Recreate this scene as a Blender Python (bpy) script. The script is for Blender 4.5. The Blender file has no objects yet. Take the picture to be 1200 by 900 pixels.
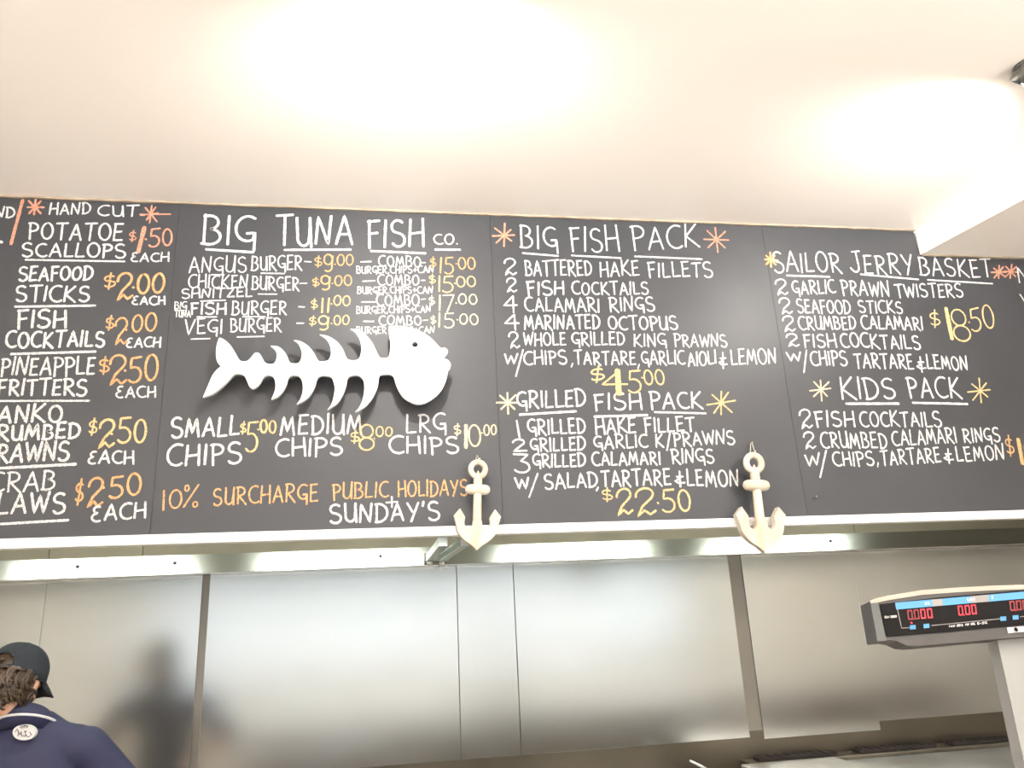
import bpy, bmesh, math, random
from mathutils import Vector, Matrix
S = bpy.context.scene
COL = S.collection
random.seed(7)
R = math.radians
V = Vector

# ------------------------------------------------------------------ camera
F = 906.0
AX = V((0.98679549, 0.00160891, 0.16196317)).normalized()      # world X in camera coords (right, down, forward)
AY = V((-0.1551295, 0.29694271, 0.9422101)).normalized()
AZ = V((-0.04657786, -0.95489394, 0.29327132)).normalized()
CAM = V((0, -2.8, 1.65))
def w_of(c):  return V((AX.dot(c), AY.dot(c), AZ.dot(c)))
cd = bpy.data.cameras.new('camera'); cam = bpy.data.objects.new('camera', cd); COL.objects.link(cam)
rt = w_of(V((1, 0, 0))); up = w_of(V((0, -1, 0))); bk = w_of(V((0, 0, -1)))
m = Matrix((rt, up, bk)).transposed().to_4x4(); m.translation = CAM
cam.matrix_world = m
cd.sensor_fit = 'HORIZONTAL'; cd.sensor_width = 36; cd.lens = 36 * F / 1200; cd.clip_start = 0.02
S.camera = cam
# ------------------------------------------------------------------ world, exposure
wd = bpy.data.worlds.new('sky'); S.world = wd; wd.use_nodes = True
wn = wd.node_tree; bgn = wn.nodes['Background']
bgn.inputs[0].default_value = (0.86, 0.93, 1.0, 1); bgn.inputs[1].default_value = 2.1
S.view_settings.view_transform = 'Standard'; S.view_settings.look = 'None'
S.view_settings.gamma = 1; S.view_settings.use_curve_mapping = False
S.view_settings.exposure = 0.58
P_SPOT = 62.0; P_TUBE = 6.0; P_FILL = 122.0

def ray(px, py): return w_of(V((px - 600, py - 450, F)))
def onY(px, py, y=0.0):
    r = ray(px, py); return CAM + r * ((y - CAM.y) / r.y)
def onZ(px, py, z):
    r = ray(px, py); return CAM + r * ((z - CAM.z) / r.z)
def onP(px, py, o, n):
    r = ray(px, py); return CAM + r * ((o - CAM).dot(n) / r.dot(n))

# ------------------------------------------------------------------ materials
def mat(name, col, rough=0.6, metal=0.0, var=0.0, scale=8.0, bump=0.0, stretch=None, spec=0.5, emit=None, es=0.0, col2=None, detail=3.0):
    M = bpy.data.materials.new(name); M.use_nodes = True
    nt = M.node_tree; b = nt.nodes['Principled BSDF']
    b.inputs['Base Color'].default_value = (*col, 1); b.inputs['Roughness'].default_value = rough
    b.inputs['Metallic'].default_value = metal; b.inputs['Specular IOR Level'].default_value = spec
    if emit: b.inputs['Emission Color'].default_value = (*emit, 1); b.inputs['Emission Strength'].default_value = es
    if var or bump or col2:
        tc = nt.nodes.new('ShaderNodeTexCoord'); mp = nt.nodes.new('ShaderNodeMapping')
        mp.inputs['Scale'].default_value = stretch or (1, 1, 1)
        nz = nt.nodes.new('ShaderNodeTexNoise'); nz.inputs['Scale'].default_value = scale; nz.inputs['Detail'].default_value = detail
        nt.links.new(tc.outputs['Object'], mp.inputs[0]); nt.links.new(mp.outputs[0], nz.inputs['Vector'])
        if var or col2:
            rp = nt.nodes.new('ShaderNodeValToRGB')
            c2 = col2 or tuple(max(0, c * (1 - var)) for c in col)
            rp.color_ramp.elements[0].position = 0.3; rp.color_ramp.elements[0].color = (*c2, 1)
            rp.color_ramp.elements[1].position = 0.7; rp.color_ramp.elements[1].color = (*col, 1)
            nt.links.new(nz.outputs['Fac'], rp.inputs[0]); nt.links.new(rp.outputs[0], b.inputs['Base Color'])
        if bump:
            bp = nt.nodes.new('ShaderNodeBump'); bp.inputs['Strength'].default_value = bump; bp.inputs['Distance'].default_value = 0.002
            nt.links.new(nz.outputs['Fac'], bp.inputs['Height']); nt.links.new(bp.outputs[0], b.inputs['Normal'])
    return M
def steel(name, col, r0, r1, scale=3.0, stretch=(1, 1, 1), grain=0.05, dent=.12):
    M = bpy.data.materials.new(name); M.use_nodes = True
    nt = M.node_tree; b = nt.nodes['Principled BSDF']; L = nt.links.new; N = nt.nodes.new
    b.inputs['Metallic'].default_value = 1
    tc = N('ShaderNodeTexCoord'); mp = N('ShaderNodeMapping'); mp.inputs['Scale'].default_value = stretch
    nz = N('ShaderNodeTexNoise'); nz.inputs['Scale'].default_value = scale; nz.inputs['Detail'].default_value = 4
    L(tc.outputs['Object'], mp.inputs[0]); L(mp.outputs[0], nz.inputs['Vector'])
    mr = N('ShaderNodeMapRange'); mr.inputs[1].default_value = .15; mr.inputs[2].default_value = .85; mr.interpolation_type = 'SMOOTHSTEP'
    mr.inputs[3].default_value = r0; mr.inputs[4].default_value = r1
    L(nz.outputs['Fac'], mr.inputs[0]); L(mr.outputs[0], b.inputs['Roughness'])
    rp = N('ShaderNodeValToRGB'); rp.color_ramp.interpolation = 'EASE'; rp.color_ramp.elements[0].position = .15; rp.color_ramp.elements[1].position = .85
    rp.color_ramp.elements[0].color = (col[0] * .88, col[1] * .87, col[2] * .84, 1); rp.color_ramp.elements[1].color = (*col, 1)
    L(nz.outputs['Fac'], rp.inputs[0]); L(rp.outputs[0], b.inputs['Base Color'])
    m2 = N('ShaderNodeMapping'); m2.inputs['Scale'].default_value = (260, 260, 3)
    n2 = N('ShaderNodeTexNoise'); n2.inputs['Scale'].default_value = 1.0
    L(tc.outputs['Object'], m2.inputs[0]); L(m2.outputs[0], n2.inputs['Vector'])
    # broad dents of a thin sheet + brushed grain
    n3 = N('ShaderNodeTexNoise'); n3.inputs['Scale'].default_value = 1.3; n3.inputs['Detail'].default_value = 0
    L(tc.outputs['Object'], n3.inputs['Vector'])
    b1 = N('ShaderNodeBump'); b1.inputs['Strength'].default_value = grain; b1.inputs['Distance'].default_value = .001
    b2 = N('ShaderNodeBump'); b2.inputs['Strength'].default_value = dent; b2.inputs['Distance'].default_value = .01
    L(n2.outputs['Fac'], b1.inputs['Height']); L(n3.outputs['Fac'], b2.inputs['Height'])
    L(b2.outputs[0], b1.inputs['Normal']); L(b1.outputs[0], b.inputs['Normal'])
    return M
def chalk(name, col):
    M = mat(name, col, rough=0.95, spec=0.1)
    nt = M.node_tree; b = nt.nodes['Principled BSDF']
    tc = nt.nodes.new('ShaderNodeTexCoord'); nz = nt.nodes.new('ShaderNodeTexNoise')
    nz.inputs['Scale'].default_value = 300; nz.inputs['Detail'].default_value = 2
    rp = nt.nodes.new('ShaderNodeValToRGB')
    rp.color_ramp.elements[0].position = 0.36; rp.color_ramp.elements[0].color = (col[0] * .34, col[1] * .34, col[2] * .34, 1)
    rp.color_ramp.elements[1].position = 0.52; rp.color_ramp.elements[1].color = (*col, 1)
    nt.links.new(tc.outputs['Object'], nz.inputs['Vector']); nt.links.new(nz.outputs['Fac'], rp.inputs[0]); nt.links.new(rp.outputs[0], b.inputs['Base Color'])
    return M
MAT = dict(
    plaster=mat('ceiling_paint', (0.87, 0.835, 0.80), 0.45, var=0.03, scale=1.2, bump=0.03),
    bulk=mat('bulkhead_paint', (0.87, 0.83, 0.79), 0.5, var=0.03, scale=2),
    caulk=mat('cracked_caulk', (0.40, 0.33, 0.25), 0.8, var=0.35, scale=14),
    board=mat('chalkboard_paint', (0.040, 0.043, 0.050), 0.48, var=0.2, scale=2.6, bump=0.12, spec=0.5, stretch=(1, 1, 1)),
    boardedge=mat('board_edge', (0.03, 0.03, 0.032), 0.8),
    trim=mat('white_trim', (0.86, 0.86, 0.84), 0.35, var=0.04, scale=5),
    fish=mat('white_acrylic', (0.74, 0.75, 0.76), 0.35, var=0.02, scale=4),
    anchor=mat('whitewashed_wood', (0.62, 0.585, 0.51), 0.7, col2=(0.50, 0.41, 0.30), scale=26, bump=0.2, stretch=(1, 1, .35)),
    rope=mat('jute_string', (0.75, 0.7, 0.6), 0.9, var=0.3, scale=200),
    steelwall=steel('brushed_steel', (0.48, 0.495, 0.485), 0.19, 0.26, 1.2, (1, 1, 2.2), grain=0, dent=.2),
    strip=steel('dull_steel_strip', (0.25, 0.235, 0.21), 0.4, 0.5, dent=0, grain=0),
    rail=steel('rail_steel', (0.74, 0.75, 0.71), 0.2, 0.24, .8, dent=0, grain=0),
    band=mat('kitchen_wall_sheet', (0.33, 0.30, 0.235), 0.4, metal=0.5, var=0.2, scale=3),
    bracket=steel('bracket_steel', (0.55, 0.60, 0.58), 0.35, 0.5, dent=0, grain=0),
    lower=steel('dark_steel', (0.13, 0.115, 0.09), 0.35, 0.5, 6, dent=0, grain=0),
    bolt=mat('bolt_dark', (0.12, 0.12, 0.12), 0.4, metal=.8),
    bench=steel('bench_steel', (0.86, 0.87, 0.88), 0.3, 0.42, 5, dent=0, grain=0),
    riser=steel('riser_steel', (0.30, 0.28, 0.24), 0.3, 0.45, 8, dent=0, grain=0),
    slot=mat('dark_slot', (0.025, 0.014, 0.012), 0.8, var=.5, scale=30),
    floor=mat('floor_tile', (0.46, 0.40, 0.33), 0.45, var=0.2, scale=3),
    wall=mat('shop_wall', (0.52, 0.50, 0.47), 0.7, var=0.06, scale=2),
    laminate=mat('counter_laminate', (0.32, 0.22, 0.14), 0.5, var=0.2, scale=6),
    canopy=mat('canopy_metal', (0.45, 0.45, 0.42), 0.5, metal=.6, var=.1),
    black=mat('black_plastic', (0.006, 0.005, 0.005), 0.35, spec=.08),
    casing=mat('charcoal_plastic', (0.034, 0.031, 0.029), 0.45, var=.08, scale=30),
    casetop=mat('beige_top', (0.34, 0.28, 0.235), 0.4),
    blue=mat('blue_print', (0.045, 0.21, 0.46), 0.4),
    greyprint=mat('grey_print', (0.2, 0.19, 0.185), 0.4),
    white=mat('white_print', (0.55, 0.55, 0.55), 0.5),
    led=mat('red_led', (0.1, 0.0, 0.0), 0.4, emit=(1.0, 0.012, 0.06), es=.62),
    leddim=mat('dim_red_led', (0.08, 0.0, 0.0), 0.4, emit=(0.8, 0.01, 0.03), es=0.22),
    post=mat('light_grey_post', (0.25, 0.255, 0.25), 0.4, var=.04, scale=10),
    skin=mat('skin', (0.56, 0.33, 0.22), 0.5, var=0.1, scale=20),
    hair=mat('brown_hair', (0.020, 0.0115, 0.006), 0.42, col2=(0.062, 0.036, 0.018), scale=30),
    cap=mat('charcoal_cotton', (0.018, 0.023, 0.031), 0.9, var=0.25, scale=120, bump=.3),
    shirt=mat('navy_polo', (0.019, 0.022, 0.062), 0.75, var=0.12, scale=9, bump=.15),
    trouser=mat('black_trouser', (0.02, 0.02, 0.022), 0.9),
    shoe=mat('black_leather', (0.02, 0.02, 0.02), 0.4),
    fixture=mat('brushed_nickel', (0.28, 0.28, 0.26), 0.25, metal=0.9, var=.5, scale=60, stretch=(1, 1, .05)),
    bulb=mat('lamp_glass', (1, 1, 1), 0.4, emit=(1.0, 0.93, 0.82), es=12),
    globe=mat('globe_glass', (1, 1, 1), 0.4, emit=(1.0, 0.965, 0.92), es=300),
    tube=mat('tube_glass', (1, 1, 1), 0.4, emit=(0.92, 1.0, 0.90), es=9),
    nail=mat('nail_metal', (0.35, 0.33, 0.3), 0.4, metal=.7),
)
CH = dict(W=chalk('white_chalk', (0.72, 0.72, 0.71)), S=chalk('salmon_chalk', (0.66, 0.31, 0.21)),
          O=chalk('orange_chalk', (0.72, 0.40, 0.19)), Y=chalk('yellow_chalk', (0.74, 0.54, 0.27)), C=chalk('cream_chalk', (0.76, 0.66, 0.44)))  # chalk colours; the tint steps partly carry differences in exposure

# ------------------------------------------------------------------ helpers
def link(name, me, M=None, parent=None):
    o = bpy.data.objects.new(name, me); COL.objects.link(o)
    if M: me.materials.append(M)
    if parent: o.parent = parent
    return o
def obj(name, bm, M, parent=None, smooth=False):
    me = bpy.data.meshes.new(name); bmesh.ops.recalc_face_normals(bm, faces=bm.faces[:]); bm.to_mesh(me); bm.free()
    if smooth:
        for p in me.polygons: p.use_smooth = True
    o = link(name, me, M, parent)
    if parent: place_in(o, parent)
    return o
def place_in(o, parent):      # geometry is written in world coordinates; keep it there
    o.matrix_parent_inverse = WM[parent.name].inverted() if parent.name in WM else Matrix()
WM = {}
def thing(name, label, cat, loc=(0, 0, 0), group=None):
    o = bpy.data.objects.new(name, None); COL.objects.link(o); o.empty_display_size = .1
    o.location = loc; o['label'] = label; o['category'] = cat
    if group: o['group'] = group
    WM[o.name] = Matrix.Translation(loc)
    return o
def tag(o, label, cat, group=None):
    o['label'] = label; o['category'] = cat
    if group: o['group'] = group
    return o
def struct(o): o['kind'] = 'structure'; return o
def bx(bm, a, b, bev=0.0):
    x0, y0, z0 = a; x1, y1, z1 = b
    v = [bm.verts.new(p) for p in ((x0,y0,z0),(x1,y0,z0),(x1,y1,z0),(x0,y1,z0),(x0,y0,z1),(x1,y0,z1),(x1,y1,z1),(x0,y1,z1))]
    fs = [bm.faces.new([v[i] for i in q]) for q in ((0,1,2,3),(4,5,6,7),(0,1,5,4),(1,2,6,5),(2,3,7,6),(3,0,4,7))]
    if bev:
        bmesh.ops.recalc_face_normals(bm, faces=fs)
        bmesh.ops.bevel(bm, geom=list({e for f in fs for e in f.edges}), offset=bev, segments=2, affect='EDGES', profile=.5)
def box(a, b, bev=0.0):
    bm = bmesh.new(); bx(bm, a, b, bev); return bm
def frame_of(d):
    d = d.normalized(); t = V((0, 0, 1)) if abs(d.z) < .9 else V((1, 0, 0))
    u = d.cross(t).normalized(); return u, d.cross(u).normalized()
def loft(bm, rings, cap=True, closed=True):
    vs = [[bm.verts.new(p) for p in r] for r in rings]; n = len(vs[0])
    for a, b in zip(vs[:-1], vs[1:]):
        for i in range(n if closed else n - 1):
            j = (i + 1) % n; bm.faces.new((a[i], a[j], b[j], b[i]))
    if cap: bm.faces.new(vs[0]); bm.faces.new(vs[-1])
    return vs
def tube(bm, pts, r, n=8, closed=False):
    pts = [V(p) for p in pts]; rr = r if isinstance(r, (list, tuple)) else [r] * len(pts)
    rings = []; N = len(pts)
    u = None
    for i, p in enumerate(pts):
        d = (pts[(i + 1) % N] - pts[i - 1]) if closed else (pts[min(i + 1, N - 1)] - pts[max(i - 1, 0)])
        d.normalize()
        if u is None: u, w = frame_of(d)
        else:
            u = (u - d * u.dot(d)).normalized(); w = d.cross(u)
        rings.append([p + (u * math.cos(t) + w * math.sin(t)) * rr[i] for t in [2 * math.pi * k / n for k in range(n)]])
    if closed: rings.append(rings[0]); loft(bm, rings, cap=False); bmesh.ops.remove_doubles(bm, verts=bm.verts[:], dist=1e-6)
    else: loft(bm, rings)
def lathe(bm, prof, n=24, M=Matrix()):   # prof = [(r, z)], about Z
    loft(bm, [[M @ V((r * math.cos(t), r * math.sin(t), z)) for t in [2 * math.pi * k / n for k in range(n)]] for r, z in prof])
def ell(bm, c, r, M=None, seg=16):
    T = Matrix.Translation(c) @ (M or Matrix()) @ Matrix.Diagonal((*r, 1))
    bmesh.ops.create_uvsphere(bm, u_segments=seg, v_segments=seg // 2, radius=1, matrix=T)
def tcap(bm, p, q, r1, r2, n=14):        # tapered capsule
    p, q = V(p), V(q); d = (q - p); L = d.length; d.normalize(); u, w = frame_of(d)
    rings = []
    for k in range(1, 5):
        a = math.pi / 2 * (k / 5 - 1); rings.append((p + d * r1 * math.sin(a), r1 * math.cos(a)))
    rings += [(p, r1), (q, r2)]
    for k in range(1, 5):
        a = math.pi / 2 * k / 5; rings.append((q + d * r2 * math.sin(a), r2 * math.cos(a)))
    loft(bm, [[c + (u * math.cos(t) + w * math.sin(t)) * r for t in [2 * math.pi * i / n for i in range(n)]] for c, r in rings])
def remesh(o, vox, it=6):
    m = o.modifiers.new('fuse', 'REMESH'); m.mode = 'VOXEL'; m.voxel_size = vox; m.use_smooth_shade = True
    s = o.modifiers.new('soften', 'SMOOTH'); s.iterations = it; s.factor = .5
def prism(outline, y0, y1, holes=(), bev=0.0):     # outline in world points -> extruded along n (list of V), with holes
    pass
def extrude_outline(loops, off, bev=0.0):
    """loops: list of closed lists of Vectors (first the rim, then holes), off: thickness vector from front to back"""
    bm = bmesh.new()
    edges = []; fr = []
    for lp in loops:
        vs = [bm.verts.new(p) for p in lp]; fr.append(vs)
        edges += [bm.edges.new((vs[i], vs[(i + 1) % len(vs)])) for i in range(len(vs))]
    r = bmesh.ops.triangle_fill(bm, edges=edges, use_beauty=True, use_dissolve=False)
    ff = [f for f in bm.faces]
    dup = bmesh.ops.duplicate(bm, geom=ff + [v for l in fr for v in l] + edges)
    mp = dup['vert_map']
    for l in fr:
        for v in l: mp[v].co = v.co + off
        for i in range(len(l)):
            a, b = l[i], l[(i + 1) % len(l)]
            bm.faces.new((a, b, mp[b], mp[a]))
    return bm
def catmull(pts, corners=(), n=4):
    out = []; N = len(pts)
    for i in range(N):
        p0, p1, p2, p3 = pts[i - 1], pts[i], pts[(i + 1) % N], pts[(i + 2) % N]
        if i in corners: p0 = p1
        if (i + 1) % N in corners: p3 = p2
        for k in range(n):
            t = k / n
            out.append(tuple(.5 * ((2 * p1[j]) + (-p0[j] + p2[j]) * t + (2 * p0[j] - 5 * p1[j] + 4 * p2[j] - p3[j]) * t * t + (-p0[j] + 3 * p1[j] - 3 * p2[j] + p3[j]) * t ** 3) for j in (0, 1)))
    return out
def lamp(name, kind, loc, power, col, parent=None, **kw):
    L = bpy.data.lights.new(name, kind); L.energy = power; L.color = col
    for k, v in kw.items(): setattr(L, k, v)
    o = bpy.data.objects.new(name, L); COL.objects.link(o)
    o.location = loc
    if parent: o.parent = parent; place_in(o, parent)
    return o
def aim(o, d): o.rotation_euler = V(d).to_track_quat('-Z', 'Y').to_euler()

# ------------------------------------------------------------------ structure
ZC = 3.25                     # ceiling
ZB0, ZB1 = 1.985, 3.2485       # menu boards
YW = 1.25                     # steel wall of the kitchen
XL, XR, YB = -3.6, 5.2, -8.0
struct(obj('ceiling', box((XL, YB, ZC), (XR, 0.0, ZC + .1)), MAT['plaster']))
struct(obj('floor', box((XL, YB, -.1), (XR, YW + .1, 0)), MAT['floor']))
struct(obj('wall_left', box((XL - .1, YB, 0), (XL, YW + .1, ZC)), MAT['wall']))
struct(obj('wall_right', box((XR, YB, 0), (XR + .1, YW + .1, ZC)), MAT['wall']))
# shop front behind the camera: low wall, header and mullions around an unseen daylight opening, sized to brighten the steel reflections
bm = box((XL, YB - .1, 0), (XR, YB, 1.1)); bx(bm, (XL, YB - .1, 2.4), (XR, YB, ZC))
for x in (XL, -1.4, .8, 3.0, XR - .1): bx(bm, (x, YB - .1, 1.1), (x + .1, YB, 2.4))
struct(obj('wall_front', bm, MAT['wall']))
# menu bulkhead wall carrying the boards (only above the serving opening)
struct(obj('wall_bulkhead', box((XL, .02, ZB0), (XR, .12, ZC)), MAT['wall']))
# dropped bulkhead on the right
c0 = onY(1075, 299, 0)
zbk = c0.z
p_top = onZ(1200, 196, ZC)
bl0 = V((onY(1070, 270, 0).x + .005, 0, 0)); bl1x = bl0.x + (p_top.x - bl0.x) / (0 - p_top.y) * 3.2
bm = bmesh.new()
a, b = (bl0.x, -0.004), (bl1x, -3.2)
loft(bm, [[V((a[0], a[1], z)), V((b[0], b[1], z)), V((XR, b[1], z)), V((XR, a[1], z))] for z in (zbk, ZC)])
struct(obj('trim_1', bm, MAT['bulk']))
# caulk beads
bm = bmesh.new(); n = 90
rings = []
for i in range(n):
    x = -2.0 + (bl0.x + 2.0) * i / (n - 1); h = .005 + .003 * random.random()
    rings.append([V((x, -.012, ZC)), V((x, -.010, ZC - h)), V((x, .0, ZC - h)), V((x, .0, ZC))])
loft(bm, rings); struct(obj('trim_2', bm, MAT['caulk']))
bm = bmesh.new(); rings = []
for i in range(30):
    x = bl0.x + .01 + .62 * i / 29; h = .003 + .003 * random.random()
    rings.append([V((x, -.012, zbk)), V((x, -.010, zbk - h)), V((x, .0, zbk - h)), V((x, .0, zbk))])
loft(bm, rings); struct(obj('trim_3', bm, MAT['caulk']))
# white ledge under the boards
bm = box((-2.6, -.028, ZB0 - .034), (3.4, .025, ZB0 - .001), .002)
struct(obj('trim_4', bm, MAT['trim']))

# kitchen back wall: backing sheet, panels and strips as parts
wall = struct(obj('wall_back', box((XL, YW + .012, 0), (XR, YW + .1, 2.75)), MAT['strip']))
ZR0 = onY(500, 662, YW - .075).z; ZR1 = onY(500, 641, YW - .030).z       # rail
zlow = onY(870, 864, YW).z
def wx(px, py): return onY(px, py, YW).x
seams = [-3.5, wx(55, 683), wx(238, 676), wx(246, 676), wx(535, 668), wx(601, 662), wx(853, 655), wx(868, 655), wx(997, 648), 4.2]
for i, (x0, x1) in enumerate(zip(seams[:-1], seams[1:])):
    if i in (2, 6):
        o = obj('channel_strip', box((x0, YW + .006, .7), (x1, YW + .0115, 2.0)), MAT['strip'], wall)
        continue
    y = YW + (.006 if i in (0, 8) else 0)
    z0 = onY(870, 865, YW).z if i < 7 else (onY(950, 862, YW).z if i == 7 else onY(1100, 848, YW).z)
    bm = box((x0 + .0015, y, z0), (x1 - .0015, YW + .0115, 2.0), .0012)
    obj('steel_panel', bm, MAT['steelwall'], wall)
o = obj('lower_sheet', box((-3.5, YW + .004, .5), (4.2, YW + .0118, 1.06)), MAT['lower'], wall)  # foot of the steel wall, its dark reflection put into the colour
# band above the rail: separate sheets with joints
bs = [-3.5, onY(58, 655, YW).x, onY(168, 648, YW).x, onY(545, 632, YW).x, onY(1000, 622, YW).x, 4.2]
for x0, x1 in zip(bs[:-1], bs[1:]):
    obj('upper_sheet', box((x0 + .002, YW - .012, 2.0), (x1 - .002, YW + .0115, 2.72)), MAT['band'], wall)
# kitchen canopy ceiling
struct(obj('ceiling_canopy', box((XL, .12, 2.72), (XR, YW + .1, 2.8)), MAT['canopy']))

# rail
rail = thing('gutter_rail', 'long bright steel rail along the top of the steel wall below the menu boards', 'rail', (0, YW - .04, ZR0))
rx = [-3.5, onY(59, 670, YW - .07).x, onY(515, 652, YW - .07).x, onY(905, 640, YW - .07).x, 4.2]
for x0, x1 in zip(rx[:-1], rx[1:]):
    bm = bmesh.new()
    loft(bm, [[V((x, YW - .078, ZR0)), V((x, YW - .030, ZR1)), V((x, YW - .0125, ZR1)), V((x, YW - .0125, ZR0))] for x in (x0 + .001, x1 - .001)])
    bx(bm, (x0 + .001, YW - .082, ZR0 - .006), (x1 - .001, YW - .012, ZR0 - .0005), .001)
    obj('rail_section', bm, MAT['rail'], rail)
for px, py in ((91, 664), (205, 660), (973, 634), (446, 652)):
    p = onY(px, py, YW - .050); bm = bmesh.new()
    T = Matrix.Translation(p) @ Matrix.Rotation(R(90), 4, 'X')
    lathe(bm, [(.0095, 0.0), (.0095, .003), (.007, .008), (.002, .011)], 12, T)
    obj('bolt', bm, MAT['bolt'], rail, True)
# bracket
zb = ZB0 - .036
zfar = onY(509, 655, YW - .08).z
br = thing('support_bracket', 'pale steel bracket running back from the menu ledge to the rail beside the left anchor', 'bracket', (.31, .6, zb))
for (na, fa) in (((519, 627), (503, 654)), ((545, 628), (517, 655))):
    a = onY(na[0], na[1], .04); b = onY(fa[0], fa[1], YW - .09)
    a.z = zb - .012
    bm = bmesh.new(); w, h = .016, .016
    loft(bm, [[c + V((sx * w, 0, sz * h)) for sx, sz in ((-1, -1), (1, -1), (1, 1), (-1, 1))] for c in (a, b)])
    loft(bm, [[c + V((sx * w * .2, 0, sz * h * .3 + .02)) for sx, sz in ((-1, -1), (1, -1), (1, 1), (-1, 1))] for c in (a, b)])
    obj('bracket_arm', bm, MAT['bracket'], br)
    bm = bmesh.new(); q = b + V((0, -.03, -.02))
    lathe(bm, [(.004, -.02), (.012, -.018), (.014, -.008), (.014, 0), (.008, .004), (.008, .03)], 12, Matrix.Translation(q))
    obj('cap_nut', bm, MAT['bench'], br, True)
bm = box((onY(497, 650, YW - .1).x, YW - .10, zfar - .012), (onY(526, 650, YW - .1).x, YW - .076, zfar + .03), .002)
obj('bracket_plate', bm, MAT['bracket'], br)

# canopy tube lamps
for i, x in enumerate((-1.55, -.25, 1.15, 2.5)):
    t = thing('tube_lamp', 'fluorescent tube lamp under the kitchen canopy, ' + ('leftmost', 'second from left', 'second from right', 'rightmost')[i], 'lamp', (x, .75, 2.72), 'canopy tube lamps')
    obj('batten', box((x - .45, .71, 2.68), (x + .45, .79, 2.72), .004), MAT['trim'], t)
    bm = bmesh.new(); tube(bm, [(x - .42, .75, 2.655), (x + .42, .75, 2.655)], .014, 10)
    obj('tube', bm, MAT['tube'], t, True)
    l = lamp('tube_light', 'AREA', (x, .75, 2.63), P_TUBE, (.93, 1, .88), t, shape='RECTANGLE', size=.84, size_y=.05)

# ------------------------------------------------------------------ menu boards
BX = [-1.98, -0.783, 0.423, 1.618, 2.800, 4.02]
BL = ['left-hand chalkboard listing potato scallops, seafood sticks and crab claws at prices each',
      'chalkboard headed with the shop name, burgers and chips, behind the white fish',
      'chalkboard listing the big fish pack and grilled fish pack between the two anchors',
      'right-hand chalkboard listing the sailor basket and kids pack under the dropped ceiling',
      'sliver of the next chalkboard at the right edge of the picture, under the dropped ceiling']
boards = []
for i in range(5):
    x0, x1 = BX[i] + .0004, BX[i + 1] - .0004
    t = thing('menu_board', BL[i], 'menu board', ((x0 + x1) / 2, 0, ZB0), 'black chalkboard menu panels')
    if i == 3:
        bm = bmesh.new()
        pts = [(x0, ZB0), (x1, ZB0), (x1, zbk - .006), (bl0.x - .004, zbk - .006), (bl0.x - .004, ZB1), (x0, ZB1)]
        fr = [bm.verts.new((p[0], 0, p[1])) for p in pts]; bk_ = [bm.verts.new((p[0], .018, p[1])) for p in pts]
        bm.faces.new(fr); bm.faces.new(bk_)
        for k in range(6): bm.faces.new((fr[k], fr[(k + 1) % 6], bk_[(k + 1) % 6], bk_[k]))
    else:
        bm = box((x0, 0, ZB0), (x1, .018, ZB1 if i < 4 else zbk - .006), .0006)
    obj('panel', bm, MAT['board'], t)
    boards.append(t)

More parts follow.
